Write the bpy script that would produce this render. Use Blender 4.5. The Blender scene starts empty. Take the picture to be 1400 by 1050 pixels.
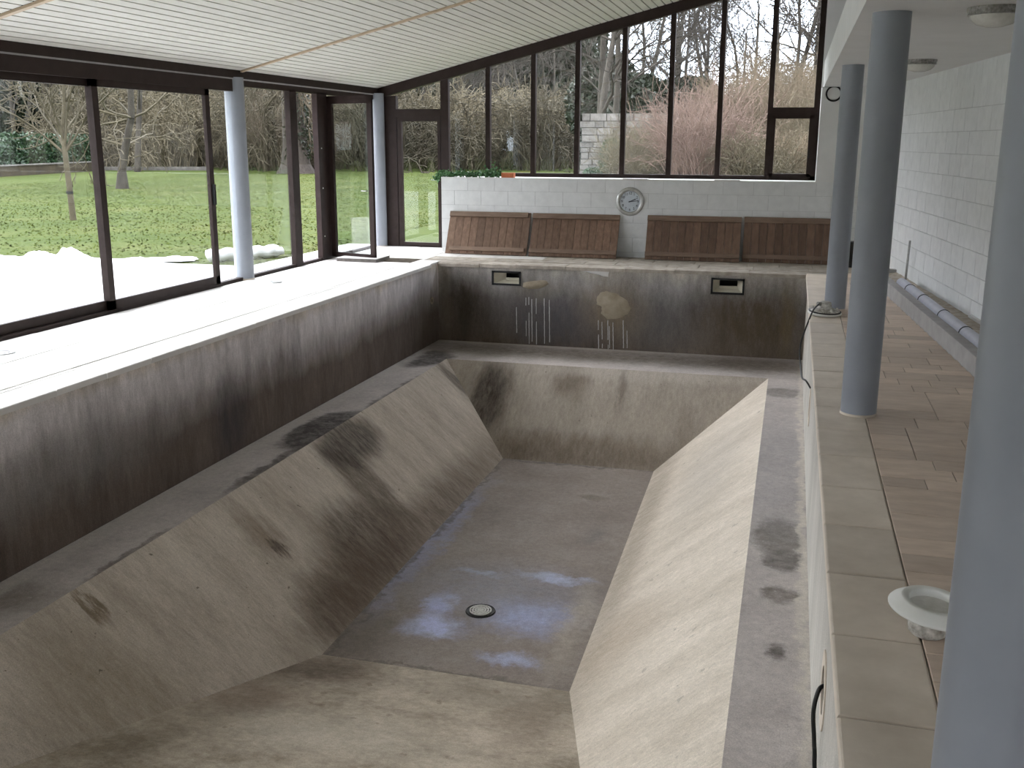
import bpy, bmesh, math, random
import numpy as np
from mathutils import Vector, Matrix, noise
random.seed(7)
SC = bpy.context.scene
COL = SC.collection

# ------------------------------------------------------------------ camera
F, CAM = 1388.474, Vector((4.9632, -14.143, 1.7319))
YAW, PITCH, ROLL = -0.2653, -0.2348, 0.0034
_f = Vector((math.sin(YAW)*math.cos(PITCH), math.cos(YAW)*math.cos(PITCH), math.sin(PITCH)))
_r0 = Vector((math.cos(YAW), -math.sin(YAW), 0)); _u0 = _r0.cross(_f)
_r = _r0*math.cos(ROLL) + _u0*math.sin(ROLL); _u = _u0*math.cos(ROLL) - _r0*math.sin(ROLL)
cd = bpy.data.cameras.new('camera'); cam = bpy.data.objects.new('camera', cd); COL.objects.link(cam)
cd.sensor_width = 36; cd.lens = F/1400*36; cd.clip_start = .05; cd.clip_end = 600
M3 = Matrix((_r, _u, -_f)).transposed()
cam.matrix_world = Matrix.Translation(CAM) @ M3.to_4x4()
SC.camera = cam
def on(px, py, axis, val):
    """point of the photograph's pixel on the plane axis = val"""
    d = _f*F + _r*(px-700) - _u*(py-525)
    return CAM + d*((val-CAM[axis])/d[axis])

# ------------------------------------------------------------------ sky and exposure
w = bpy.data.worlds.new('overcast_sky'); SC.world = w; w.use_nodes = True
nt = w.node_tree; nt.nodes.clear()
out = nt.nodes.new('ShaderNodeOutputWorld'); bg = nt.nodes.new('ShaderNodeBackground')
tc = nt.nodes.new('ShaderNodeTexCoord'); nz = nt.nodes.new('ShaderNodeTexNoise'); rp = nt.nodes.new('ShaderNodeValToRGB')
nz.inputs['Scale'].default_value = 2.2; nz.inputs['Detail'].default_value = 6
rp.color_ramp.elements[0].position = .35; rp.color_ramp.elements[0].color = (.82, .88, 1.05, 1)
rp.color_ramp.elements[1].position = .65; rp.color_ramp.elements[1].color = (1.065, .99, 1.045, 1)
nt.links.new(tc.outputs['Generated'], nz.inputs['Vector']); nt.links.new(nz.outputs['Fac'], rp.inputs['Fac'])
nt.links.new(rp.outputs['Color'], bg.inputs['Color']); nt.links.new(bg.outputs[0], out.inputs[0])
bg.inputs['Strength'].default_value = 5.0
sd = bpy.data.lights.new('hazy_sun', 'SUN'); sun = bpy.data.objects.new('hazy_sun', sd); COL.objects.link(sun)
sd.energy = 3.0; sd.angle = math.radians(50); sd.color = (1, .96, .9)
sun.rotation_euler = Vector((.80, -.12, -.62)).to_track_quat('-Z', 'Y').to_euler()
SC.view_settings.view_transform = 'Standard'; SC.view_settings.look = 'None'
SC.view_settings.gamma = 1; SC.view_settings.use_curve_mapping = False
SC.view_settings.exposure = 0.62

# ------------------------------------------------------------------ materials
def new_mat(name):
    m = bpy.data.materials.new(name); m.use_nodes = True
    n = m.node_tree.nodes; b = n['Principled BSDF']
    return m, m.node_tree, n, m.node_tree.links, b
def mk(nt, kind, **kw):
    n = nt.nodes.new(kind)
    for k, v in kw.items():
        if k in n.inputs: n.inputs[k].default_value = v
        else: setattr(n, k, v)
    return n
def pos_vec(nt, scale=(1, 1, 1)):
    g = nt.nodes.new('ShaderNodeNewGeometry'); mp = nt.nodes.new('ShaderNodeMapping')
    mp.inputs['Scale'].default_value = scale
    nt.links.new(g.outputs['Position'], mp.inputs['Vector']); return mp.outputs[0]
def noise_fac(nt, scale, vec, detail=5, rough=.6, dist=0.0):
    n = nt.nodes.new('ShaderNodeTexNoise'); n.inputs['Scale'].default_value = scale
    n.inputs['Detail'].default_value = detail; n.inputs['Roughness'].default_value = rough
    n.inputs['Distortion'].default_value = dist
    nt.links.new(vec, n.inputs['Vector']); return n
def ramp(nt, fac, stops):
    r = nt.nodes.new('ShaderNodeValToRGB'); cr = r.color_ramp
    while len(cr.elements) < len(stops): cr.elements.new(.5)
    for e, (p, c) in zip(cr.elements, stops):
        e.position = p; e.color = (*c, 1) if len(c) == 3 else c
    nt.links.new(fac, r.inputs['Fac']); return r.outputs['Color']
def mathn(nt, op, a, b=None):
    n = nt.nodes.new('ShaderNodeMath'); n.operation = op
    for i, v in enumerate((a, b)):
        if v is None: continue
        if isinstance(v, (int, float)): n.inputs[i].default_value = v
        else: nt.links.new(v, n.inputs[i])
    return n.outputs[0]
def mix(nt, fac, a, b, blend='MIX'):
    n = nt.nodes.new('ShaderNodeMix'); n.data_type = 'RGBA'; n.blend_type = blend
    for i, v in ((0, fac), (6, a), (7, b)):
        if isinstance(v, (int, float)): n.inputs[i].default_value = v
        elif isinstance(v, tuple): n.inputs[i].default_value = (*v, 1)
        else: nt.links.new(v, n.inputs[i])
    return n.outputs[2]
def bump(nt, b, height, strength=.3, dist=.01):
    n = nt.nodes.new('ShaderNodeBump'); n.inputs['Strength'].default_value = strength; n.inputs['Distance'].default_value = dist
    nt.links.new(height, n.inputs['Height']); nt.links.new(n.outputs[0], b.inputs['Normal'])
def mottled(name, c1, c2, rough=.7, scale=6, stretch=(1, 1, 1), bmp=.2, vary=0.0, metal=0, spec=.3, fine=40):
    m, nt, n, l, b = new_mat(name)
    v = pos_vec(nt, stretch); f = noise_fac(nt, scale, v)
    c = ramp(nt, f.outputs['Fac'], [(.3, c1), (.7, c2)])
    if vary:
        oi = nt.nodes.new('ShaderNodeObjectInfo')
        vv = mathn(nt, 'ADD', mathn(nt, 'MULTIPLY', oi.outputs['Random'], 2*vary), 1-vary)
        hs = nt.nodes.new('ShaderNodeHueSaturation'); l.new(vv, hs.inputs['Value']); l.new(c, hs.inputs['Color']); c = hs.outputs[0]
    l.new(c, b.inputs['Base Color']); b.inputs['Roughness'].default_value = rough
    b.inputs['Metallic'].default_value = metal; b.inputs['Specular IOR Level'].default_value = spec
    if bmp:
        f2 = noise_fac(nt, fine, v); bump(nt, b, f2.outputs['Fac'], bmp, .005)
    return m
def blob_fac(nt, wpos, c, r, soft=.35):
    """1 inside an ellipsoid (centre c, radii r), 0 outside; wpos is a noise-warped position"""
    s = nt.nodes.new('ShaderNodeVectorMath'); s.operation = 'SUBTRACT'; nt.links.new(wpos, s.inputs[0]); s.inputs[1].default_value = c
    d = nt.nodes.new('ShaderNodeVectorMath'); d.operation = 'DIVIDE'; nt.links.new(s.outputs[0], d.inputs[0]); d.inputs[1].default_value = r
    ln = nt.nodes.new('ShaderNodeVectorMath'); ln.operation = 'LENGTH'; nt.links.new(d.outputs[0], ln.inputs[0])
    mr = nt.nodes.new('ShaderNodeMapRange'); mr.interpolation_type = 'SMOOTHSTEP'
    mr.inputs['From Min'].default_value = 1+soft; mr.inputs['From Max'].default_value = 1-soft
    nt.links.new(ln.outputs['Value'], mr.inputs['Value']); return mr.outputs[0]
def concrete(name, c1, c2, blobs=(), warp=.35, warp_scale=2.5, grad=None, streak=(1, 1, 1), rough=.85, spots=None, spec=.15, bmp=.6):
    """stained concrete; blobs: (centre, radii, colour, strength, softness); grad: (axis, [(value, colour)], noise amount, stretch)"""
    m, nt, n, l, b = new_mat(name)
    wm = lambda c_: (c_[0]*1.02, c_[1]*.985, c_[2]*.975); c1, c2 = wm(c1), wm(c2)
    blobs = [(a_, b_, wm(c_), d_, e_) for a_, b_, c_, d_, e_ in blobs]
    if grad: grad = (grad[0], [(p_, wm(c_)) for p_, c_ in grad[1]], *grad[2:])
    v = pos_vec(nt); vs = pos_vec(nt, streak)
    f1 = noise_fac(nt, 1.6, vs, 6, .62); f2 = noise_fac(nt, 14, vs, 6, .7)
    fac = mathn(nt, 'ADD', mathn(nt, 'MULTIPLY', f1.outputs['Fac'], .65), mathn(nt, 'MULTIPLY', f2.outputs['Fac'], .35))
    c = ramp(nt, fac, [(.36, c1), (.62, c2)])
    if grad:
        ax, stops, amt, st = grad
        sx = nt.nodes.new('ShaderNodeSeparateXYZ'); l.new(v, sx.inputs[0])
        gn = noise_fac(nt, 1.0, pos_vec(nt, st), 8, .65)
        val = mathn(nt, 'ADD', sx.outputs[ax], mathn(nt, 'MULTIPLY', mathn(nt, 'SUBTRACT', gn.outputs['Fac'], .5), amt))
        lo, hi = stops[0][0], stops[-1][0]
        mr = nt.nodes.new('ShaderNodeMapRange'); mr.inputs['From Min'].default_value = lo; mr.inputs['From Max'].default_value = hi; l.new(val, mr.inputs['Value'])
        gc = ramp(nt, mr.outputs[0], [((s-lo)/(hi-lo), cc) for s, cc in stops])
        mv = nt.nodes.new('ShaderNodeMapRange'); mv.inputs['From Min'].default_value = .35; mv.inputs['From Max'].default_value = .65; mv.inputs['To Min'].default_value = .62; mv.inputs['To Max'].default_value = 1.35; l.new(fac, mv.inputs['Value'])
        vm = nt.nodes.new('ShaderNodeVectorMath'); vm.operation = 'SCALE'; l.new(gc, vm.inputs[0]); l.new(mv.outputs[0], vm.inputs['Scale']); c = vm.outputs[0]
    wn = noise_fac(nt, warp_scale, vs, 9, .72)
    wv = nt.nodes.new('ShaderNodeVectorMath'); wv.operation = 'SUBTRACT'; l.new(wn.outputs['Color'], wv.inputs[0]); wv.inputs[1].default_value = (.5, .5, .5)
    ws = nt.nodes.new('ShaderNodeVectorMath'); ws.operation = 'SCALE'; l.new(wv.outputs[0], ws.inputs[0]); ws.inputs['Scale'].default_value = warp*2
    wp = nt.nodes.new('ShaderNodeVectorMath'); wp.operation = 'ADD'; l.new(v, wp.inputs[0]); l.new(ws.outputs[0], wp.inputs[1])
    rv = rough
    bn = noise_fac(nt, 9, vs, 7, .75); brk = mathn(nt, 'MAXIMUM', mathn(nt, 'ADD', mathn(nt, 'MULTIPLY', mathn(nt, 'SUBTRACT', bn.outputs['Fac'], .5), 1.7), .9), .1)
    for cen, rad, colr, stren, soft in blobs:
        k = mathn(nt, 'MULTIPLY', blob_fac(nt, wp.outputs[0], cen, rad, min(.85, soft*1.5)), brk); k = mathn(nt, 'MINIMUM', mathn(nt, 'MULTIPLY', k, stren), .95)
        c = mix(nt, k, c, colr)
    if spots:
        sn = noise_fac(nt, spots[0], v, 3, .5)
        k = ramp(nt, sn.outputs['Fac'], [(spots[1], (0, 0, 0)), (spots[1]+.03, (1, 1, 1))])
        c = mix(nt, mathn(nt, 'MULTIPLY', k, spots[3]), c, spots[2])
    gr = noise_fac(nt, 130, v, 3, .8); gv = mathn(nt, 'ADD', mathn(nt, 'MULTIPLY', mathn(nt, 'SUBTRACT', gr.outputs['Fac'], .5), 1.1), 1.0)
    g2 = noise_fac(nt, 22, vs, 6, .8); gv = mathn(nt, 'MULTIPLY', gv, mathn(nt, 'ADD', mathn(nt, 'MULTIPLY', mathn(nt, 'SUBTRACT', g2.outputs['Fac'], .5), .8), 1.0))
    vg = nt.nodes.new('ShaderNodeVectorMath'); vg.operation = 'SCALE'; l.new(c, vg.inputs[0]); l.new(gv, vg.inputs['Scale']); c = vg.outputs[0]
    l.new(c, b.inputs['Base Color']); b.inputs['Roughness'].default_value = rv; b.inputs['Specular IOR Level'].default_value = spec
    f3 = noise_fac(nt, 60, v, 4, .7)
    bump(nt, b, mathn(nt, 'ADD', f2.outputs['Fac'], mathn(nt, 'MULTIPLY', f3.outputs['Fac'], .5)), bmp, .008)
    return m
def glass_mat(name, tint=(.93, .96, .95), refl=.07):
    m, nt, n, l, b = new_mat(name); n.remove(b)
    o = n['Material Output']; t = n.new('ShaderNodeBsdfTransparent'); t.inputs['Color'].default_value = (*tint, 1)
    g = n.new('ShaderNodeBsdfGlossy'); g.inputs['Roughness'].default_value = .012; g.inputs['Color'].default_value = (1, 1, 1, 1)
    lw_ = n.new('ShaderNodeLayerWeight'); lw_.inputs['Blend'].default_value = .5
    k = mathn(nt, 'ADD', mathn(nt, 'MULTIPLY', mathn(nt, 'POWER', lw_.outputs['Facing'], 4.0), .6), refl/2)
    mx = n.new('ShaderNodeMixShader'); l.new(k, mx.inputs[0]); l.new(t.outputs[0], mx.inputs[1]); l.new(g.outputs[0], mx.inputs[2]); l.new(mx.outputs[0], o.inputs['Surface'])
    return m

MAT = {}
MAT['glass'] = glass_mat('window_glass')
MAT['frame'] = mottled('brown_frame', (.024, .015, .013), (.036, .024, .021), .55, 9, bmp=.05, spec=.18)
MAT['pale_strip'] = mottled('pale_metal_strip', (.45, .44, .46), (.55, .54, .55), .4, 9, bmp=0)
MAT['column'] = mottled('blue_grey_paint', (.265, .285, .32), (.295, .315, .35), .42, 5, bmp=.03, spec=.4)
MAT['white_block'] = mottled('painted_block', (.68, .69, .69), (.76, .77, .77), .65, 9, bmp=.35, vary=.025, fine=70)
MAT['white_joint'] = mottled('painted_joint', (.50, .505, .505), (.60, .605, .605), .7, 9, bmp=.2)
MAT['white_paint'] = mottled('white_paint', (.70, .70, .69), (.76, .76, .75), .6, 3, bmp=.08)
MAT['slat'] = mottled('ceiling_slat_paint', (.66, .645, .59), (.72, .705, .645), .55, 4, bmp=.03, vary=.02)
MAT['slat_gap'] = mottled('ceiling_gap', (.05, .045, .04), (.08, .07, .06), .8, 4, bmp=0)
MAT['batten'] = mottled('pale_pine', (.52, .40, .27), (.62, .49, .35), .55, 20, (1, 1, 6), bmp=.1)
MAT['coping'] = mottled('coping_stone', (.545, .472, .388), (.685, .606, .512), .6, 4, bmp=.25, vary=.10, fine=35)
MAT['paving'] = mottled('brown_paving', (.50, .40, .32), (.63, .52, .425), .55, 5, (1, 3, 1), bmp=.25, vary=.15, fine=35)
MAT['pale_paving'] = mottled('pale_paving', (.68, .66, .64), (.76, .74, .72), .6, 4, bmp=.2, vary=.05)
MAT['bed'] = mottled('bedding_mortar', (.24, .21, .175), (.38, .34, .29), .9, 6, bmp=.6)
MAT['shade_grey'] = mottled('shade_grey', (.10, .095, .085), (.17, .16, .145), .9, 20, bmp=.6)  # shade on the lifted slab's front, put into the colour
MAT['worn_coping'] = mottled('worn_coping', (.27, .235, .19), (.50, .45, .39), .8, 7, bmp=.6, vary=.12)
MAT['cream'] = mottled('cream_plastic', (.62, .58, .47), (.70, .66, .55), .45, 8, bmp=.05)
MAT['white_plastic'] = mottled('white_plastic', (.66, .66, .61), (.76, .76, .72), .4, 8, bmp=.05)
MAT['dirty_plastic'] = mottled('scaled_plastic', (.20, .18, .15), (.78, .76, .70), .6, 24, bmp=.3)
MAT['black'] = mottled('black_rubber', (.012, .012, .012), (.02, .02, .02), .5, 8, bmp=.05)
MAT['dark'] = mottled('dark_cavity', (.02, .018, .016), (.04, .035, .03), .8, 8, bmp=.1)
MAT['grey_pipe'] = mottled('grey_pipe', (.33, .34, .40), (.40, .41, .47), .38, 8, bmp=.03)
MAT['steel'] = mottled('dull_steel', (.35, .35, .34), (.5, .5, .49), .4, 30, bmp=.05, metal=.6)
MAT['wood'] = mottled('worn_timber', (.115, .068, .045), (.215, .135, .092), .6, 9, (3, 3, .5), bmp=.4, vary=.22, fine=40)
MAT['wood_rail'] = mottled('worn_timber_rail', (.15, .10, .07), (.24, .165, .12), .6, 9, (.5, 3, 3), bmp=.4, vary=.08)
MAT['brick'] = mottled('orange_brick', (.50, .15, .07), (.62, .21, .10), .8, 30, bmp=.4)
MAT['leaf'] = mottled('ivy_leaf', (.03, .10, .035), (.12, .26, .10), .45, 40, bmp=0)
MAT['lime'] = mottled('lime_run', (.42, .42, .42), (.55, .55, .54), .7, 30, bmp=.1)
MAT['plaster'] = mottled('patch_plaster', (.26, .215, .15), (.36, .31, .235), .8, 9, bmp=.5)
MAT['clock_rim'] = mottled('brushed_rim', (.42, .42, .40), (.58, .58, .56), .3, 20, bmp=.05, metal=.7)
MAT['clock_face'] = mottled('clock_face', (.52, .57, .62), (.58, .63, .68), .5, 20, bmp=0)
MAT['ink'] = mottled('clock_ink', (.05, .055, .07), (.06, .065, .08), .5, 20, bmp=0)
MAT['curb'] = mottled('grey_render', (.30, .29, .28), (.38, .37, .36), .7, 7, bmp=.3)
MAT['dirt'] = mottled('dusty_rubble', (.30, .25, .19), (.50, .45, .38), .9, 12, bmp=.8)
MAT['frosted'] = mottled('frosted_shade', (.62, .61, .57), (.72, .71, .67), .25, 30, bmp=.4)
MAT['bronze'] = mottled('fitting_metal', (.16, .155, .145), (.40, .39, .37), .35, 60, bmp=.3, metal=.3)
MAT['sheet'] = mottled('white_dust_sheet', (.70, .70, .71), (.80, .80, .81), .7, 6, bmp=.2)
MAT['grate'] = mottled('grate_plastic', (.55, .54, .51), (.68, .67, .64), .45, 20, bmp=.05)

# ------------------------------------------------------------------ mesh helpers
ORG = {}
class MB:
    def __init__(s): s.v = []; s.f = []; s.smooth = False
    def add(s, vs, fs):
        o = len(s.v); s.v += [tuple(v) for v in vs]; s.f += [tuple(i+o for i in f) for f in fs]; return s
    def box(s, x0, x1, y0, y1, z0, z1):
        return s.hexa([(x0,y0,z0),(x1,y0,z0),(x1,y1,z0),(x0,y1,z0),(x0,y0,z1),(x1,y0,z1),(x1,y1,z1),(x0,y1,z1)])
    def hexa(s, v):   # 4 bottom counter-clockwise, 4 top
        return s.add(v, [(0,3,2,1),(4,5,6,7),(0,1,5,4),(1,2,6,5),(2,3,7,6),(3,0,4,7)])
    def bar(s, a, b, wid, dep, up=(0, 0, 1)):   # square bar from a to b
        a, b = Vector(a), Vector(b); d = (b-a).normalized(); x = d.cross(Vector(up)).normalized(); y = x.cross(d)
        q = lambda p: [p - x*wid/2 - y*dep/2, p + x*wid/2 - y*dep/2, p + x*wid/2 + y*dep/2, p - x*wid/2 + y*dep/2]
        return s.hexa(q(a)+q(b))
    def tube(s, pts, rad, n=8, cap=True):
        pts = [Vector(p) for p in pts]; R = rad if isinstance(rad, (list, tuple)) else [rad]*len(pts)
        rings = []; ref = None
        for i, p in enumerate(pts):
            t = (pts[min(i+1, len(pts)-1)] - pts[max(i-1, 0)]).normalized()
            if ref is None: ref = t.orthogonal().normalized()
            x = (ref - t*ref.dot(t)).normalized(); ref = x; y = t.cross(x)
            rings.append([p + (x*math.cos(2*math.pi*k/n) + y*math.sin(2*math.pi*k/n))*R[i] for k in range(n)])
        vs = [v for r in rings for v in r]; fs = []
        for i in range(len(pts)-1):
            for k in range(n): fs.append((i*n+k, i*n+(k+1) % n, (i+1)*n+(k+1) % n, (i+1)*n+k))
        if cap: fs += [tuple(range(n))[::-1], tuple(range((len(pts)-1)*n, len(pts)*n))]
        return s.add(vs, fs)
    def lathe(s, c, prof, n=32, mat=None):   # prof: (r, z)
        c = Vector(c); vs = []; fs = []; m = mat or Matrix.Identity(3)
        for r, z in prof:
            for k in range(n):
                a = 2*math.pi*k/n; vs.append(c + m @ Vector((r*math.cos(a), r*math.sin(a), z)))
        for i in range(len(prof)-1):
            for k in range(n): fs.append((i*n+k, i*n+(k+1) % n, (i+1)*n+(k+1) % n, (i+1)*n+k))
        if prof[0][0] > 1e-4: pass
        return s.add(vs, fs)
    def ring(s, c, r0, r1, h, n=32, mat=None):
        return s.lathe(c, [(r0, 0), (r1, 0), (r1, h), (r0, h), (r0, 0)], n, mat)
    def patch(s, A, B, C, D, nu, nv, amp=0.0, freq=3.0):
        A, B, C, D = map(Vector, (A, B, C, D)); vs = []
        for j in range(nv+1):
            for i in range(nu+1):
                u, v = i/nu, j/nv; p = (A*(1-u)+B*u)*(1-v) + (D*(1-u)+C*u)*v
                if amp:
                    e = min(1, 5*min(u*nu, (1-u)*nu, v*nv, (1-v)*nv)/max(4, min(nu, nv)))   # edges stay shut
                    p = p + (noise.noise_vector(p*freq)*amp + noise.noise_vector(p*freq*4)*amp*.4)*e
                vs.append(p)
        fs = [(j*(nu+1)+i, j*(nu+1)+i+1, (j+1)*(nu+1)+i+1, (j+1)*(nu+1)+i) for j in range(nv) for i in range(nu)]
        return s.add(vs, fs)
    def build(s, name, mat, parent=None, smooth=False, bevel=0.0):
        o = ORG.get(parent.name, Vector((0, 0, 0))) if parent else Vector((0, 0, 0))
        me = bpy.data.meshes.new(name); me.from_pydata([tuple(Vector(v)-o) for v in s.v], [], s.f); me.update()
        ob = bpy.data.objects.new(name, me); COL.objects.link(ob); me.materials.append(MAT[mat] if isinstance(mat, str) else mat)
        if bevel:
            bm = bmesh.new(); bm.from_mesh(me); bmesh.ops.bevel(bm, geom=list(bm.edges), offset=bevel, segments=2, affect='EDGES', profile=.5, clamp_overlap=True); bm.to_mesh(me); bm.free()
        if smooth: me.shade_smooth()
        if parent: ob.parent = parent; ORG[ob.name] = o
        else: ORG[ob.name] = Vector((0, 0, 0))
        return ob
def thing(name, label=None, cat=None, loc=(0, 0, 0), group=None, kind=None):
    o = bpy.data.objects.new(name, None); COL.objects.link(o); o.location = loc; o.empty_display_size = .1
    ORG[o.name] = Vector(loc); return tag(o, label, cat, group, kind)
def tag(o, label=None, cat=None, group=None, kind=None):
    for k, v in (('label', label), ('category', cat), ('group', group), ('kind', kind)):
        if v: o[k] = v
    return o
CUBE = {}
def cube_mesh(mat, bev=0.0):
    if (mat, bev) not in CUBE:
        b = MB().box(-.5, .5, -.5, .5, -.5, .5); me = bpy.data.meshes.new('piece_'+mat); me.from_pydata(b.v, [], b.f); me.update(); me.materials.append(MAT[mat]); CUBE[(mat, bev)] = me
    return CUBE[(mat, bev)]
def piece(name, mat, parent, x0, x1, y0, y1, z0, z1, rot=None):
    """one of many alike pieces: a shared cube, placed and scaled"""
    o = bpy.data.objects.new(name, cube_mesh(mat)); COL.objects.link(o); o.parent = parent
    po = ORG[parent.name]
    o.location = Vector(((x0+x1)/2, (y0+y1)/2, (z0+z1)/2)) - po; o.scale = (abs(x1-x0), abs(y1-y0), abs(z1-z0))
    if rot: o.rotation_euler = rot
    return o

# ------------------------------------------------------------------ dimensions (metres, deck top z = 0)
PW, YN = 5.23, -13.4            # pool width to the right wall, near end of the pool
PL, PB = -.02, .02              # left and far pool wall
ZL, ZF = -1.17, -2.15           # bench level, hopper floor
XG, YW, YF = -1.70, 2.0, 1.42   # left glazing, far glazing plane, front of the low far wall
ZB, SL = 2.555, .2485           # roof height at the left glazing, roof slope
YE = -16.2                      # near end of the room
roof = lambda x: ZB + SL*(x-XG)
HS = 1.175                      # top of low far wall
XS, ZS, ZT = 5.285, 2.49, 2.87  # upper slab: edge, soffit, top
xw = lambda y: 6.42 + .105*(-1.4-y)          # right wall
xc = lambda y: 6.098 + .0684*(-1.786-y)       # kerb front

# ------------------------------------------------------------------ pool basin
basin = thing('pool_basin', 'emptied concrete swimming pool with benched sides sloping to a flat floor', 'pool', (0, 0, 0), kind='structure')
dk, dk2 = (.045, .035, .028), (.03, .024, .02)
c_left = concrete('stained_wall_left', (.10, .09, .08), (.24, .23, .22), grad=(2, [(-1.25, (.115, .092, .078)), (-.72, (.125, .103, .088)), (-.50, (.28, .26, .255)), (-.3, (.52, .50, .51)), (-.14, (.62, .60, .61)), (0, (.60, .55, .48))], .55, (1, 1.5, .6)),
    streak=(1, 1, .25), blobs=[((0, -.5, -.8), (.3, .5, .7), (.10, .085, .07), .6, .4), ((0, -8.2, -.6), (.3, 1.2, .22), (.22, .215, .21), .6, .5), ((0, -5.9, -.85), (.3, .28, .35), (.035, .035, .045), .7, .5)], warp=.25)
c_back = concrete('stained_wall_back', (.06, .055, .05), (.15, .145, .135), grad=(2, [(-1.25, (.125, .10, .075)), (-.5, (.16, .15, .145)), (-.22, (.30, .295, .285)), (0, (.42, .40, .355))], .5, (1.6, 1, .5)),
    streak=(1, 1, .35), blobs=[((1.75, 0, -.8), (.75, .4, .38), (.088, .088, .096), .8, .5), ((3.3, 0, -.75), (.55, .4, .42), (.10, .098, .096), .75, .5), ((4.55, 0, -.68), (.75, .4, .46), (.088, .068, .043), .95, .5), ((.42, 0, -.62), (.34, .4, .46), (.066, .055, .043), .95, .5), ((5.0, 0, -.6), (.10, .4, .5), (.15, .12, .07), .6, .5), ((.1, 0, -.6), (.08, .4, .6), (.17, .145, .11), .6, .5), ((2.6, 0, -.55), (.42, .4, .40), (.24, .19, .12), .5, .5), ((1.5, 0, -.32), (.4, .4, .16), (.20, .18, .14), .45, .5)], warp=.2)
c_right = concrete('streaked_wall_right', (.38, .375, .34), (.52, .51, .47), streak=(1, 1, .15), blobs=[((5.2, -.2, -.6), (.3, .35, .7), (.20, .175, .12), .7, .5)], warp=.2)
c_ledge = concrete('bench_concrete', (.37, .345, .33), (.51, .48, .46), streak=(1, 1, 1), warp=.16, warp_scale=4, rough=.6, blobs=[
    ((.42, -4.9, ZL), (.28, .75, .3), (.035, .03, .028), .92, .12), ((.50, -6.1, ZL), (.06, .8, .3), (.06, .05, .045), .8, .3), ((.25, -1.3, ZL), (.35, .55, .3), (.04, .034, .03), .9, .15), ((.55, -3.2, ZL), (.07, 1.0, .3), (.06, .05, .045), .8, .3),
    ((.52, -8.3, ZL), (.04, .5, .3), (.09, .07, .06), .7, .3), ((.2, -9.1, ZL), (.3, .22, .3), (.13, .11, .085), .6, .4), ((.05, -5.5, ZL), (.09, 9, .3), (.48, .46, .43), .8, .4), ((5.02, -6.65, ZL), (.20, .36, .3), (.14, .125, .105), .85, .18), ((5.05, -7.1, ZL), (.13, .2, .3), (.11, .10, .085), .8, .2),
    ((5.06, -7.72, ZL), (.12, .13, .3), (.12, .105, .085), .85, .25), ((5.05, -8.5, ZL), (.06, .08, .3), (.08, .07, .06), .8, .35), ((5.0, -2.0, ZL), (.22, .25, .3), (.13, .12, .105), .7, .2), ((5.0, -4.9, ZL), (.35, 1.6, .3), (.30, .295, .30), .6, .4), ((5.20, -6, ZL), (.035, 6, .3), (.6, .57, .5), .8, .5),
    ((2.4, -.45, ZL), (3.4, .42, .3), (.15, .132, .112), .85, .5), ((4.6, -.5, ZL), (.6, .5, .3), (.14, .12, .10), .8, .5), ((1.2, -.06, ZL), (2.2, .06, .3), (.45, .42, .37), .6, .5)], spots=(40, .70, (.6, .58, .55), .5))
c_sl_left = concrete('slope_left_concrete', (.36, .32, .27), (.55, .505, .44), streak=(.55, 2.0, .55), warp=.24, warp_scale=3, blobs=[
    ((1.35, -5.9, -1.9), (.42, .62, .5), (.085, .065, .048), .85, .3), ((1.05, -5.2, -1.6), (.6, .25, .7), (.10, .08, .06), .75, .3), ((.72, -4.85, -1.3), (.28, .62, .3), (.06, .05, .042), .85, .25), ((1.5, -7.0, -2.05), (.25, .5, .35), (.10, .075, .055), .8, .4),
    ((1.55, -4.6, -2.08), (.24, 2.3, .3), (.13, .10, .078), .75, .5), ((1.45, -6.6, -2.0), (.3, .5, .4), (.12, .09, .065), .75, .5), ((.85, -7.0, -1.5), (.22, .18, .3), (.19, .145, .105), .6, .5), ((1.0, -7.0, -1.55), (.10, .07, .2), (.07, .05, .04), .8, .3), ((.62, -8.9, -1.25), (.16, .05, .2), (.13, .095, .05), .8, .3), ((.8, -1.6, -1.5), (.5, .15, .6), (.07, .06, .05), .75, .4), ((1.1, -9.3, -1.7), (.6, .5, .5), (.26, .22, .165), .6, .5)],
    spots=(16, .72, (.10, .08, .065), .75))
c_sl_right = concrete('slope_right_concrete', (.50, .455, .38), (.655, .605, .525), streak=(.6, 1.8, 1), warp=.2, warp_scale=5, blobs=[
    ((3.7, -4.6, -2.08), (.16, 3.0, .3), (.27, .235, .185), .6, .5), ((3.9, -7.2, -1.95), (.35, .45, .4), (.40, .34, .265), .6, .5), ((4.3, -3.9, -1.55), (.35, 1.3, .4), (.42, .40, .36), .5, .5)], spots=(11, .70, (.34, .31, .265), .6))
c_sl_back = concrete('slope_far_concrete', (.31, .28, .235), (.44, .405, .355), streak=(1.5, .5, .5), warp=.22, warp_scale=3, blobs=[
    ((1.25, -1.7, -1.6), (.26, .5, .75), (.06, .048, .04), .85, .35), ((2.5, -2.25, -2.05), (1.6, .3, .22), (.17, .135, .10), .75, .4), ((2.3, -1.4, -1.3), (.22, .3, .25), (.15, .12, .095), .6, .4), ((3.2, -1.3, -1.2), (1.4, .12, .12), (.52, .49, .44), .6, .4), ((3.9, -2.0, -1.9), (.25, .5, .4), (.22, .19, .16), .6, .5), ((3.0, -1.5, -1.4), (.05, .3, .3), (.14, .12, .10), .6, .5)], spots=(14, .72, (.12, .10, .08), .6))
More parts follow.
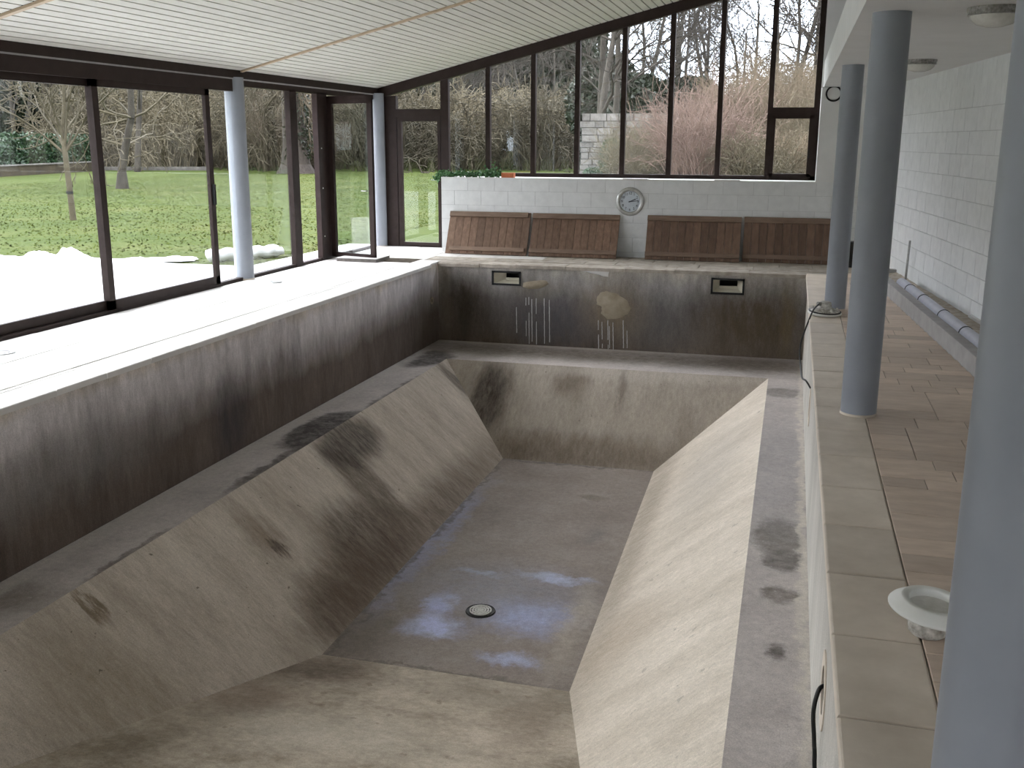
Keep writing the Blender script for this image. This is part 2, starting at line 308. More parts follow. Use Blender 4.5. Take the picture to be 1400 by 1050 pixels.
c_floor = concrete('hopper_floor_concrete', (.205, .175, .152), (.285, .252, .225), warp=.3, warp_scale=3, rough=.55, blobs=[
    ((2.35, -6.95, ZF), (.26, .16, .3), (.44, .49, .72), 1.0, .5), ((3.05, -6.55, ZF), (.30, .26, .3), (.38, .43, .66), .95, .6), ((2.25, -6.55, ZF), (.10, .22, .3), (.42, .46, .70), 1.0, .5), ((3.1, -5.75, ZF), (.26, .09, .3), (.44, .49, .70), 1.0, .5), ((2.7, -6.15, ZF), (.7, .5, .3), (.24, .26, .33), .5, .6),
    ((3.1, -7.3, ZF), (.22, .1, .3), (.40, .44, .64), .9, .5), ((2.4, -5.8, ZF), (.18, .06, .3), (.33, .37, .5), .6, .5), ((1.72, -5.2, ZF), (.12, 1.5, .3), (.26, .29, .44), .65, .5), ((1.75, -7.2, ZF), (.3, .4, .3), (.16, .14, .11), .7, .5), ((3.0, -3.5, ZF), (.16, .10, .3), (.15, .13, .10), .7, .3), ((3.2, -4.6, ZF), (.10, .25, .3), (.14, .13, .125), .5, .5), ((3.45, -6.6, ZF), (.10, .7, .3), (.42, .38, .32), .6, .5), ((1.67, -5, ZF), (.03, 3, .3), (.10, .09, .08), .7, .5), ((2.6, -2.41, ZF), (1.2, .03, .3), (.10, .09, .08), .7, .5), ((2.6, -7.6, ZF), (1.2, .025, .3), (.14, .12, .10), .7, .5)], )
c_ramp = concrete('ramp_concrete', (.25, .215, .165), (.54, .485, .40), streak=(1, 1.2, 1), warp=.35, warp_scale=2, blobs=[
    ((1.75, -7.95, -2.1), (.5, .28, .4), (.13, .10, .08), .75, .5), ((3.2, -7.9, -2.1), (.6, .3, .4), (.24, .215, .175), .6, .5), ((3.5, -8.4, -2.0), (.18, .5, .4), (.24, .195, .155), .6, .5), ((2.4, -9.0, -1.9), (.7, .3, .4), (.46, .43, .36), .6, .5), ((1.6, -8.6, -2), (.35, .3, .4), (.26, .20, .165), .6, .5)], spots=(9, .68, (.22, .17, .13), .5))
LB, LR = .53, 4.81
FLb, FRb, FLf, FRf = Vector((1.655, -2.39, ZF)), Vector((3.55, -2.39, ZF)), Vector((1.665, -7.6, ZF)), Vector((3.63, -7.62, ZF))
YR = -7.6 - (ZL-ZF)/.215
AMP = .006
# walls (openings cut as grids of patches)
def wall_grid(name, mat, fn, us, vs, holes, step):
    b = MB()
    for i in range(len(us)-1):
        for j in range(len(vs)-1):
            if (i, j) in holes: continue
            n1 = max(1, int(abs(us[i+1]-us[i])/step)); n2 = max(1, int(abs(vs[j+1]-vs[j])/step))
            b.patch(fn(us[i], vs[j]), fn(us[i+1], vs[j]), fn(us[i+1], vs[j+1]), fn(us[i], vs[j+1]), n1, n2, AMP*.5)
    return b.build(name, mat, basin, smooth=False)
SK = [(on(673, 370, 1, PB).x, on(712, 371, 1, PB).x, -.305, -.105), (on(973, 381, 1, PB).x, on(1018, 381, 1, PB).x, -.305, -.092)]
us = [PL, SK[0][0], SK[0][1], SK[1][0], SK[1][1], PW]
wall_grid('pool_wall', c_back, lambda u, v: (u, PB, v), us, [ZL, SK[0][2], -.10, -.02], {(1, 1), (3, 1)}, .12)
b = MB().patch((PL, YN, ZL), (PL, PB, ZL), (PL, PB, -.02), (PL, YN, -.02), 90, 8, AMP*.5); b.build('pool_wall', c_left, basin)
NI = [(-4.95, -.58), (-9.95, -.58)]
us = [YN, NI[1][0]-.12, NI[1][0]+.12, NI[0][0]-.12, NI[0][0]+.12, PB]
wall_grid('pool_wall', c_right, lambda u, v: (PW, u, v), us[::-1], [ZL, -.70, -.46, -.02], {(1, 1), (3, 1)}, .15)
MB().patch((PW, YN, ZL), (PL, YN, ZL), (PL, YN, -.02), (PW, YN, -.02), 20, 6).build('pool_wall', c_right, basin)
# benches
MB().patch((PL, YR, ZL), (LB, YR, ZL), (LB, -1.25, ZL), (PL, -1.25, ZL), 10, 110, AMP).build('bench', c_ledge, basin)
MB().patch((LR, YR, ZL), (PW, YR, ZL), (PW, -1.25, ZL), (LR, -1.25, ZL), 8, 110, AMP).build('bench', c_ledge, basin)
MB().patch((PL, -1.25, ZL), (PW, -1.25, ZL), (PW, PB, ZL), (PL, PB, ZL), 60, 14, AMP).build('bench', c_ledge, basin)
MB().patch((PL, YN, ZL), (PW, YN, ZL), (PW, YR, ZL), (PL, YR, ZL), 40, 12, AMP).build('shallow_floor', c_ramp, basin)
# slopes
A, B_ = Vector((LB, -1.25, ZL)), Vector((LB, YR, ZL)); C_, D_ = Vector((LR, -1.25, ZL)), Vector((LR, YR, ZL))
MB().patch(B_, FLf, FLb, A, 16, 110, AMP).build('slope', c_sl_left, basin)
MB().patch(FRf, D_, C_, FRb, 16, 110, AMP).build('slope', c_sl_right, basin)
MB().patch(FLb, FRb, C_, A, 60, 16, AMP).build('slope', c_sl_back, basin)
MB().patch(FLf, FRf, FRb, FLb, 24, 60, AMP*.6).build('hopper_floor', c_floor, basin)
MB().patch(B_, D_, FRf, FLf, 50, 60, AMP).build('ramp', c_ramp, basin)
# plaster patches and lime runs on the far wall
def blob_plate(name, pts, y, th, mat, parent):
    n = len(pts); cx = sum(p[0] for p in pts)/n; cz = sum(p[1] for p in pts)/n
    vs = [(cx, y-th, cz)] + [(cx+(p[0]-cx)*.86, y-th*.9, cz+(p[1]-cz)*.86) for p in pts] + [(p[0], y+.004, p[1]) for p in pts]
    fs = [(0, 1+i, 1+(i+1) % n) for i in range(n)] + [(1+i, 1+n+i, 1+n+(i+1) % n, 1+(i+1) % n) for i in range(n)]
    return MB().add(vs, fs).build(name, mat, parent, smooth=True)
def px_plate(name, pxs, y, th, mat):
    pts = []
    for i, q in enumerate(pxs):
        a, c = Vector(q), Vector(pxs[(i+1) % len(pxs)])
        for t in (0, .33, .66):
            p = a.lerp(c, t); p = on(p.x + random.uniform(-.8, .8), p.y + random.uniform(-.8, .8), 1, y); pts.append((p.x, p.z))
    return blob_plate(name, pts, y, th, mat, basin)
px_plate('plaster_patch', [(715, 387), (728, 384), (748, 383), (751, 388), (742, 394), (722, 396), (714, 393)], PB, .012, 'plaster')
px_plate('plaster_patch', [(815, 407), (820, 400), (829, 397), (843, 401), (858, 410), (864, 420), (860, 430), (848, 436), (830, 437), (821, 428), (823, 420), (815, 416)], PB, .016, 'plaster')
px_plate('loose_plaster', [(784, 367), (800, 366), (834, 370), (833, 379), (812, 375)], PB, .012, 'pale_paving')
b = MB()
for x, y0, y1 in [(719, 407, 470), (723, 406, 470), (727, 409, 467), (733, 408, 471), (744, 408, 470), (751, 410, 468), (706, 420, 455), (818, 438, 477), (823, 440, 476), (831, 438, 478), (833, 440, 476), (838, 441, 478), (852, 438, 476), (857, 440, 476)]:
    p, q = on(x, y0, 1, PB-.004), on(x+.6, y1, 1, PB-.004); n = 6
    for k in range(n):
        if random.random() < .15: continue
        a = p.lerp(q, k/n); c = p.lerp(q, (k+1)/n); wd = random.uniform(.0035, .006)
        b.box(a.x-wd, a.x+wd, PB-.005, PB+.004, c.z, a.z)
b.build('lime_run', 'lime', basin)

# ------------------------------------------------------------------ floor (deck bed) with slabs as pieces
floor = MB()
HX0, HX1, HY0, HY1 = -1.0, -.37, -.22, .33      # hatch opening
zt, zb_ = -.007, -.45
floor.box(-1.82, HX0, YE, 2.1, zb_, zt); floor.box(HX0, HX1, YE, HY0, zb_, zt); floor.box(HX0, HX1, HY1, 2.1, zb_, zt); floor.box(HX1, PL-.035, YE, 2.1, zb_, zt)
floor.box(HX0, HX1, HY0, HY1, zb_, -.30)
floor.box(PL-.035, PW+.035, PB+.02, .45, -.08, zt); floor.box(PL-.035, PW+.035, .45, 2.1, zb_, zt); floor.box(PW+.035, 8.8, YE, 2.1, zb_, zt); floor.box(PL-.035, PW+.035, YE, YN-.035, zb_, zt)
floor = floor.build('floor', 'bed'); tag(floor, 'paved pool surround of stone slabs on a mortar bed', 'floor', kind='structure')
def slab_mesh(key, lx, ly, lz, bev):
    k = (key, round(lx, 3), round(ly, 3))
    if k not in CUBE:
        me = bpy.data.meshes.new('slab_'+key); b = MB().box(-lx/2, lx/2, -ly/2, ly/2, -lz, 0); me.from_pydata(b.v, [], b.f); me.update()
        bm = bmesh.new(); bm.from_mesh(me); bmesh.ops.bevel(bm, geom=[e for e in bm.edges if all(v.co.z > -.001 for v in e.verts)], offset=bev, segments=2, affect='EDGES', profile=.5); bm.to_mesh(me); bm.free()
        me.materials.append(MAT[key]); CUBE[k] = me
    return CUBE[k]
def slab(name, mat, x0, x1, y0, y1, top=0.0, th=.036, bev=.005):
    o = bpy.data.objects.new(name, slab_mesh(mat, x1-x0, y1-y0, th, bev)); COL.objects.link(o); o.parent = floor
    o.location = ((x0+x1)/2, (y0+y1)/2, top + random.uniform(-.0015, .0015)); return o
J = .006
# right coping: joints measured every 0.565 m
y = -8.889 + .565*16
while y > YE:
    if y <= .25: slab('coping_slab', 'coping', 5.20, 5.51-.002, y-.565+J, min(y, .15), 0, .045, .009)
    y -= .565
# left coping, cut short at the far corner
y = -.32
while y > YE: slab('coping_slab', 'pale_paving', -.31, 0.0, max(y-.565, YE)+J, y, 0, .045, .009); y -= .565
# near coping
x = -.31
while x < 5.2: slab('coping_slab', 'coping', x+J, x+.565, YN-.30, YN, 0, .045, .009); x += .565
# far side: ragged coping remains, edge beam below
for x0, x1, t in [(-.02, .62, -.012), (.62, 1.16, -.006), (1.16, 1.9, 0), (1.9, 2.75, -.004), (2.75, 3.45, 0), (3.45, 4.45, .002), (4.45, 5.28, 0)]:
    slab('coping_slab', 'worn_coping', x0+J, x1, -.005+random.uniform(-.008, .012), .33+random.uniform(-.03, .03), t, .05, .008)
slab('coping_slab', 'pale_paving', -.31, -.03, -.30, .15, 0, .045, .009)
# left deck slabs
for i, (x0, x1) in enumerate([(-1.69, -1.0), (-1.0, -.37), (-.37+J, -.31)]):
    y = 1.98
    while y > YE:
        y1 = max(y-.60, YE)
        hit = i == 1 and y > HY0 and y1 < HY1
        if not hit: slab('paving_slab', 'pale_paving', x0+J, x1-J if i < 2 else x1-.001, y1+J, y)
        else:
            if y > HY1+.06: slab('paving_slab', 'pale_paving', x0+J, x1-J, HY1+J, y)
            if y1 < HY0-.06: slab('paving_slab', 'pale_paving', x0+J, x1-J, y1+J, HY0-J)
        y -= .60
# far deck slabs
rows = [.36, .72, 1.08, 1.42]
for r in range(3):
    x = -.30 - random.random()*.2
    while x < 6.1:
        lx = random.choice([.45, .6, .75]); slab('paving_slab', 'pale_paving' if x < .8 and r else 'worn_coping', max(x, -.30)+J, min(x+lx, 6.15), rows[r]+J, rows[r+1]); x += lx
for x0, x1 in [(-1.0, -.62)]: pass
k0 = -.3
# right paving: rows across the deck in mixed lengths
y = .36
while y > YE:
    d = random.choice([.17, .2, .2, .25, .28, .32]); y1 = max(y-d, YE)
    x = 5.51; xe = xc((y+y1)/2) if y1 < k0 else xw((y+y1)/2)+.005
    while x < xe-.02:
        lx = random.choice([.22, .3, .38, .45, .55]); x1 = min(x+lx, xe)
        if xe-x1 < .12: x1 = xe
        slab('paving_slab', 'paving', x+.003, x1-.003, y1+.004, y, 0, .036, .003); x = x1
    y = y1
# kerb with rubble strip
b = MB()
k0, k1 = -.3, YE
b.hexa([(xc(k1), k1, -.05), (xc(k1)+.10, k1, -.05), (xc(k0)+.10, k0, -.05), (xc(k0), k0, -.05), (xc(k1), k1, .15), (xc(k1)+.10, k1, .15), (xc(k0)+.10, k0, .15), (xc(k0), k0, .15)])
b.box(xc(k0), xw(k0)+.03, k0-.05, k0+.05, -.05, .15)
kerb = b.build('trim_1', 'curb', bevel=.006); tag(kerb, 'grey rendered kerb along the foot of the white block wall', 'kerb', kind='structure')
b = MB().patch((xc(k1)+.09, k1, .085), (xw(k1)+.05, k1, .125), (xw(k0)+.03, k0, .125), (xc(k0)+.09, k0, .085), 8, 160, .012, 9)
rub = b.build('rubble_bed', 'dirt'); tag(rub, 'dusty rubble bed between grey kerb and white wall', 'rubble', kind='structure')

# ------------------------------------------------------------------ ceiling: sloping roof lined with slats
ang = math.atan(SL); L = math.hypot(1, SL)
XR = 7.2
b = MB(); zz = .03
b.hexa([(XG-.5, YE-.2, roof(XG-.5)+zz), (XR, YE-.2, roof(XR)+zz), (XR, 2.2, roof(XR)+zz), (XG-.5, 2.2, roof(XG-.5)+zz),
        (XG-.5, YE-.2, roof(XG-.5)+zz+.25), (XR, YE-.2, roof(XR)+zz+.25), (XR, 2.2, roof(XR)+zz+.25), (XG-.5, 2.2, roof(XG-.5)+zz+.25)])
ceil = b.build('ceiling', 'slat_gap'); tag(ceil, 'sloping roof lined with narrow off-white slats', 'ceiling', kind='structure')
bays = [(1.97, -2.36), (-2.44, -6.95), (-7.03, -11.5), (-11.58, YE)]
pit = .108
for (ya, yb) in bays:
    k = 0
    while True:
        x = XG + .05 + k*pit
        if x > 5.22: break
        piece('ceiling_slat', 'slat', ceil, x-.0472*1.0, x+.0472*1.0, yb+.004, ya-.004, roof(x)+.008, roof(x)+.030, rot=(0, -ang, 0)); k += 1
for yb in (-2.40, -6.99, -11.54):
    MB().bar((XG-.02, yb, roof(XG)-.004), (5.25, yb, roof(5.25)-.004), .055, .022, (0, 0, 1)).build('batten', 'batten', ceil)
# upper slab over the right side and walls above it
b = MB().box(XS, 9.0, YE, 2.25, ZS, ZT); so = b.build('soffit', 'white_paint'); tag(so, 'white slab soffit with plain edge carried by the columns', 'ceiling', kind='structure')
b = MB().box(XR-.15, XR, YE, 2.25, ZT, roof(XR)+.03); up = b.build('wall_upper', 'white_paint'); tag(up, 'white wall above the slab under the high roof', 'wall', kind='structure')
b = MB(); yy = (YE-.25, YE)
for x0, x1, z0, z1 in ((XG-.5, 5.6, -.45, 5.2), (5.6, 7.9, -.45, 0), (5.6, 7.9, 2.3, 5.2), (7.9, 9.2, -.45, 5.2)): b.box(x0, x1, *yy, z0, z1)
ne = b.build('wall_near', 'white_paint'); tag(ne, 'plain white end wall', 'wall', kind='structure')

# ------------------------------------------------------------------ right wall of painted blocks
wd = Vector((-.105, 1, 0)).normalized(); wn = Vector((-1, -.105, 0)).normalized()   # along the wall, into the room
YJ = 2.05
b = MB()
p0, p1 = Vector((xw(YE), YE, 0)), Vector((xw(YJ), YJ, 0))
q = [p0-wn*.0, p0-wn*.25, p1-wn*.25, p1]
b.hexa([v+Vector((0, 0, -.4)) for v in q]+[v+Vector((0, 0, ZS+.01)) for v in q])
wr = b.build('wall_right', 'white_joint'); tag(wr, 'white painted blockwork wall beside the paved walk', 'wall', kind='structure')
bm_ = MB().box(-.2195, .2195, -.006, .0035, -.1075, .1075); me = bpy.data.meshes.new('painted_block'); me.from_pydata(bm_.v, [], bm_.f); me.update(); me.materials.append(MAT['white_block'])
rotz = math.atan2(wd.y, wd.x)
c = 0
z = .06+.1125
while z < ZS:
    t = -.06 - .22*(c % 2)
    while t > -8.2:
        ob = bpy.data.objects.new('block', me); COL.objects.link(ob); ob.parent = wr
        ob.location = p1 + wd*(t-.22) + wn*.004 + Vector((0, 0, min(z, ZS-.1055))); ob.rotation_euler = (0, 0, rotz); t -= .445
    z += .2225; c += 1

# ------------------------------------------------------------------ far wall: low block wall, glazing above, door at the left
XA = on(604, 300, 1, YF).x
b = MB().box(XA, 6.5, YF+.006, YW+.12, -.4, HS-.02)
b.box(5.27, 6.5, YW-.10, YW+.12, HS-.03, 5.0)
wb = b.build('wall_back', 'white_joint'); tag(wb, 'low white painted block wall under the sloping far window', 'wall', kind='structure')
heights = [(0, .075)] + [(.08+.2225*i, .08+.2225*i+.2175) for i in range(4)] + [(.97, HS-.004)]
for c, (z0, z1) in enumerate(heights):
    x = XA
    first = True
    while x < 6.12:
        lx = .22 if (first and c % 2 == 0) else .44
        x1 = min(x+lx, 6.125); piece('block', 'white_block', wb, x+.0 if first else x+.003, x1-.003, YF, YF+.02, z0, z1); x = x1; first = False
piece('wall_cap', 'white_paint', wb, XA, 5.27, YF-.002, YW+.05, HS-.02, HS)
MB().box(5.262, 6.5, YW-.115, YW-.09, HS-.02, 4.9).build('plaster_return', 'white_paint', wb)
MB().box(5.262, 6.5, YF+.001, YW-.09, HS-.02, ZS).build('plaster_pier', 'white_paint', wb)

def zon(px, py): return on(px, py, 1, YW).z
win = thing('window_1', 'brown framed sloping window of tall panes above the low white wall', 'window', (0, YW, HS), kind='structure')
mx = [(-.69, .14)] + [(on(x, 238, 1, YW).x, .075) for x in (668, 729, 788, 850, 913.5, 980, 1048)]
xl_, xr_ = on(604.5, 238, 1, YW).x, on(1115.5, 245, 1, YW).x
mx[0] = ((xl_ + on(615, 238, 1, YW).x)/2, on(615, 238, 1, YW).x-xl_)
zb0 = HS
for i, (x, wdt) in enumerate(mx):
    z0 = zb0 if i else -.02
    b = MB(); b.hexa([(x-wdt/2, YW-.045, z0), (x+wdt/2, YW-.045, z0), (x+wdt/2, YW+.045, z0), (x-wdt/2, YW+.045, z0)] + [(x+sx*wdt/2, YW+sy*.045, roof(x+sx*wdt/2)+.02) for sx, sy in ((-1, -1), (1, -1), (1, 1), (-1, 1))])
    b.build('mullion', 'frame', win)
MB().box(xr_-.10, xr_, YW-.05, YW+.045, zb0, roof(xr_)+.02).build('jamb', 'frame', win)
MB().box(xl_, xr_, YW-.05, YW+.05, zb0-.01, zb0+.06).build('bottom_rail', 'frame', win)
hz = .15
b = MB(); xa_, xb_ = XG-.15, 5.30
b.hexa([(xa_, YW-.06, roof(xa_)-hz), (xb_, YW-.06, roof(xb_)-hz), (xb_, YW+.06, roof(xb_)-hz), (xa_, YW+.06, roof(xa_)-hz), (xa_, YW-.06, roof(xa_)+.035), (xb_, YW-.06, roof(xb_)+.035), (xb_, YW+.06, roof(xb_)+.035), (xa_, YW+.06, roof(xa_)+.035)])
b.build('head_rail', 'frame', win)
def pane(parent, x0, x1, z0, fz, name='pane', y=YW):
    b = MB(); t = .006
    b.hexa([(x0, y-t, z0), (x1, y-t, z0), (x1, y+t, z0), (x0, y+t, z0), (x0, y-t, fz(x0)), (x1, y-t, fz(x1)), (x1, y+t, fz(x1)), (x0, y+t, fz(x0))])
    return b.build(name, 'glass', parent)
ftop = lambda x: roof(x)-hz+.01
ztr0, ztr1 = on(1085, 158, 1, YW).z, on(1085, 147, 1, YW).z
for i in range(len(mx)):
    x0 = mx[i][0]+mx[i][1]/2-.005; x1 = (mx[i+1][0]-mx[i+1][1]/2+.005) if i+1 < len(mx) else xr_-.095
    if i+1 < len(mx): pane(win, x0, x1, zb0+.05, ftop)
    else:
        MB().box(x0, x1, YW-.05, YW+.045, ztr0, ztr1).build('transom', 'frame', win)
        pane(win, x0, x1, ztr1-.005, ftop)
        sash = MB(); s0, s1, s2, s3 = x0+.0, x1, zb0+.05, ztr0
        for bx in ((s0, s0+.055, s2, s3), (s1-.055, s1, s2, s3), (s0, s1, s2, s2+.045), (s0, s1, s3-.045, s3)): sash.box(bx[0], bx[1], YW-.065, YW+.02, bx[2], bx[3])
        sash = sash.build('opening_sash', 'frame', win)
        pane(sash, s0+.05, s1-.05, s2+.04, lambda x: s3-.04)
        hd = MB().box(s1-.045, s1-.02, YW-.10, YW-.065, 1.55, 1.58); hd.box(s1-.045, s1-.03, YW-.10, YW-.088, 1.50, 1.63); hd.build('window_handle', 'black', sash)
# door at the left of the far wall
X0, X1 = XG-.05, xl_
door = thing('door_1', 'brown framed glazed garden door with fanlight beside the low white wall', 'door', ((X0+X1)/2, YW, 0), kind='structure')
zt0, zt1 = zon(575, 160), zon(575, 151)
fx0 = on(545, 250, 1, YW).x
fr = MB().box(X0, fx0, YW-.05, YW+.05, -.04, roof(X0)-.1); fr.box(fx0, X1, YW-.05, YW+.05, zt0, zt1+.02); fr.box(fx0, X1, YW-.05, YW+.05, -.04, .015)
fr.build('door_frame', 'frame', door)
dx0, dx1 = fx0+.012, X1-.012; gz0, gz1 = zon(575, 331), zon(575, 166)
gx0, gx1 = on(549, 250, 1, YW).x+.03, on(600, 250, 1, YW).x
lf = MB()
for bx in ((dx0, gx0, .02, zt0), (gx1, dx1, .02, zt0), (gx0, gx1, .02, gz0), (gx0, gx1, gz1, zt0)): lf.box(bx[0], bx[1], YW-.04, YW+.03, bx[2], bx[3])
lf = lf.build('door_leaf', 'frame', door)
pane(lf, gx0-.005, gx1+.005, gz0-.005, lambda x: gz1+.005)
hz_ = on(600, 246, 1, YW)
MB().tube([(hz_.x+.02, YW-.04, hz_.z), (hz_.x+.02, YW-.09, hz_.z), (hz_.x-.10, YW-.09, hz_.z)], .009, 8).build('door_handle', 'steel', lf)
pane(door, fx0-.005, X1+.005, zt1+.01, ftop, 'fanlight')

# near end: a glazed double door behind the camera
d6 = thing('door_6', 'brown framed glazed double door in the near end wall', 'door', (6.75, YE, 0), kind='structure')
for x in (5.65, 6.72, 6.82, 7.85): MB().box(x-.05, x+.05, YE-.16, YE-.08, 0, 2.3).build('stile', 'frame', d6)
for x0, x1 in ((5.69, 6.69), (6.86, 7.81)): MB().box(x0, x1, YE-.126, YE-.114, 0, 2.3).build('pane', 'glass', d6)
# ------------------------------------------------------------------ left glazing
gl = thing('window_2', 'brown framed wall of glass along the lawn side', 'window', (XG, 0, 0), kind='structure')
GT = 2.33
b = MB().box(XG-.12, XG, YE, YW, 2.47, roof(XG)+.03); b.box(XG-.10, XG+.005, YE, -2.64, GT-.02, 2.452); b.box(XG-.10, XG-.01, -2.40, YW, 2.38, 2.452)
b.build('head_beam', 'frame', gl)
MB().box(XG-.09, XG-.004, YE, YW, 2.452, 2.470).build('head_strip', 'pale_strip', gl)
b = MB().box(XG-.12, XG, YE, -3.15, -.04, .03); b.box(XG-.10, XG-.02, -3.15, 1.62, -.04, .035); b.build('bottom_track', 'frame', gl)
def gpane(parent, y0, y1, z0, z1, x=XG-.05, name='pane'):
    return MB().box(x-.006, x+.006, y0, y1, z0, z1).build(name, 'glass', parent)
def stile(y0, y1, z0=.0, z1=2.40, x0=XG-.09, x1=XG-.01, name='mullion'): return MB().box(x0, x1, y0, y1, z0, z1).build(name, 'frame', gl)
ya = on(402, 350, 0, XG-.05).y; yb = on(411, 350, 0, XG-.05).y
ycol = -2.5
gpane(gl, -3.25, ycol-.08, .03, 2.39); gpane(gl, ycol+.08, ya+.02, .03, 2.39)
stile(ya, yb)
yh0, yh1 = on(440, 354, 0, XG-.04).y, on(452, 351, 0, XG-.04).y
stile(yh0-.02, yh1)
gpane(gl, yh1-.01, 1.64, .03, 2.39)
stile(1.86, YW-.05)
gpane(gl, 1.80, 1.88, .03, 2.39)
def slider(name, y0, y1, xc_, label, handle=None):
    d = thing(name, label, 'door', (xc_, (y0+y1)/2, 0), kind='structure')
    b = MB(); t = .022
    for bx in ((y0, y0+.09, .03, GT), (y1-.09, y1, .03, GT), (y0, y1, .03, .125), (y0, y1, GT-.09, GT)): b.box(xc_-t, xc_+t, bx[0], bx[1], bx[2], bx[3])
    b.build('door_frame', 'frame', d)
    gpane(d, y0+.08, y1-.08, .115, GT-.08, xc_)
    if handle:
        b = MB().box(xc_+t, xc_+t+.03, handle-.02, handle+.02, .98, 1.22); b.build('door_handle', 'black', d)
    return d
ys1 = on(157, 412, 0, XG-.03).y; ys2 = on(300, 389, 0, XG-.03).y
slider('door_2', ys1-.10, ys2+.0, XG-.03, 'brown framed sliding glass door closed next to the lawn side column', ys2-.045)
slider('door_3', ys1-2.1, ys1+.02, XG-.085, 'brown framed sliding glass door overlapping behind its neighbour by the sapling')
slider('door_4', ys1-4.1, ys1-2.0, XG-.03, 'brown framed sliding glass door farthest from the open door leaf')
gpane(gl, YE, ys1-4.1, .03, GT)
for yy in (-11.4, -13.4): stile(yy-.06, yy+.06, 0, GT)
# open door leaf hinged into the room
hp = Vector((XG+.0, yh1+.01, 0)); ep = on(514, 355, 2, .03); ep.z = 0
lw = (ep-hp).length; ld = (ep-hp).normalized(); lnm = Vector((ld.y, -ld.x, 0))
leaf = thing('door_5', 'brown framed glass door standing open into the room beside the lifted slab', 'door', hp, kind='structure')
def leafbox(s0, s1, z0, z1, t, mat, name, par=leaf):
    a, c = hp+ld*s0, hp+ld*s1; q = [a-lnm*t, c-lnm*t, c+lnm*t, a+lnm*t]
    return MB().hexa([v+Vector((0, 0, z0)) for v in q]+[v+Vector((0, 0, z1)) for v in q]), mat, name, par
b = MB()
for s0, s1, z0, z1 in ((0, .09, .03, 2.36), (lw-.085, lw, .03, 2.36), (0, lw, .03, .10), (0, lw, 2.25, 2.36)):
    m_ = leafbox(s0, s1, z0, z1, .022, None, None)[0]; b.add(m_.v, m_.f)
lf2 = b.build('door_frame', 'frame', leaf)
leafbox(.08, lw-.08, .09, 2.26, .005, 'glass', 'pane')[0].build('pane', 'glass', leaf)
p = hp+ld*(lw-.10)+lnm*.03
MB().tube([p+Vector((0, 0, 1.02)), p+lnm*.03+Vector((0, 0, 1.02)), p+lnm*.03-ld*.09+Vector((0, 0, 1.02))], .008, 8).build('door_handle', 'steel', leaf)
for z in (.35, 1.05, 1.62):
    MB().lathe((XG-.002, yh0+.05, z), [(0, .0), (.009, .0), (.009, .008), (0, .008)], 10, Matrix.Rotation(math.pi/2, 3, 'Y')).build('screw_cap', 'white_plastic', gl)

# ------------------------------------------------------------------ columns
def column(x, y, r, z1, label, bend=0):
    c_ = thing('column', label, 'column', (x, y, 0), 'round steel columns')
    MB().lathe((x, y, 0), [(r, -.02), (r, z1+.01)], 40).build('shaft', 'column', c_, smooth=True)
    MB().lathe((x, y, 0), [(r+.004, -.02), (r+.004, .010), (r, .014)], 40).build('base_seal', 'coping', c_, smooth=True)
    return c_
column(5.468, -2.889, .108, ZS, 'blue-grey round column behind the upside-down pool light with a black cable')
column(5.468, -7.322, .113, ZS, 'blue-grey round column standing on the coping between the two pool lights')
column(5.495, -11.75, .115, ZS, 'blue-grey round column right beside the open white pool light ring')
column(XG-.06, ycol, .12, 2.47, 'blue-grey round column in the glass wall beside the sliding door')
pe = on(520.5, 336.5, 2, 0)
column(pe.x, pe.y, .115, 2.47, 'blue-grey round column in the glazed corner behind the open door')
for yy in (-7.25, -11.7): column(XG-.10, yy, .12, 2.47, 'blue-grey round column reflected in the far window panes')

# ------------------------------------------------------------------ pool fittings
for i, (x0, x1, z0, z1) in enumerate(SK):
    s = thing('skimmer', ['cream skimmer box in a black frame beside the smaller plaster patch', 'cream skimmer box in a black frame below the dark timber covers'][i], 'skimmer', ((x0+x1)/2, PB, z0), 'skimmers in the far pool wall')
    b = MB(); t = .022
    for bx in ((x0-.004, x0+t, z0-.004, z1+.004), (x1-t, x1+.004, z0-.004, z1+.004), (x0, x1, z0-.004, z0+t), (x0, x1, z1-t, z1+.004)): b.box(bx[0], bx[1], PB-.016, PB+.01, bx[2], bx[3])
    b.build('frame', 'black', s)
    b = MB(); d = .30; ix0, ix1, iz0, iz1 = x0+.10, x1-.10, z0+.07, z1-.03
    if i == 0: ix0, ix1 = x0+.17, x1-.05
    O = [(x0+.01, PB, z0+.01), (x1-.01, PB, z0+.01), (x1-.01, PB, z1-.01), (x0+.01, PB, z1-.01)]; I = [(ix0, PB+.16, iz0), (ix1, PB+.16, iz0), (ix1, PB+.16, iz1), (ix0, PB+.16, iz1)]
    b.add(O+I, [(0, 1, 5, 4), (1, 2, 6, 5), (2, 3, 7, 6), (3, 0, 4, 7)]); thr = b.build('throat', 'cream', s)
    K = [(v[0], PB+.36, v[2]) for v in I]
    MB().add(I+K, [(0, 1, 5, 4), (1, 2, 6, 5), (2, 3, 7, 6), (3, 0, 4, 7), (4, 5, 6, 7)]).build('chamber', 'dark', s)
    MB().box(ix0, ix1, PB+.13, PB+.16, iz0-.012, iz0+.022).build('weir_lip', 'cream', thr)
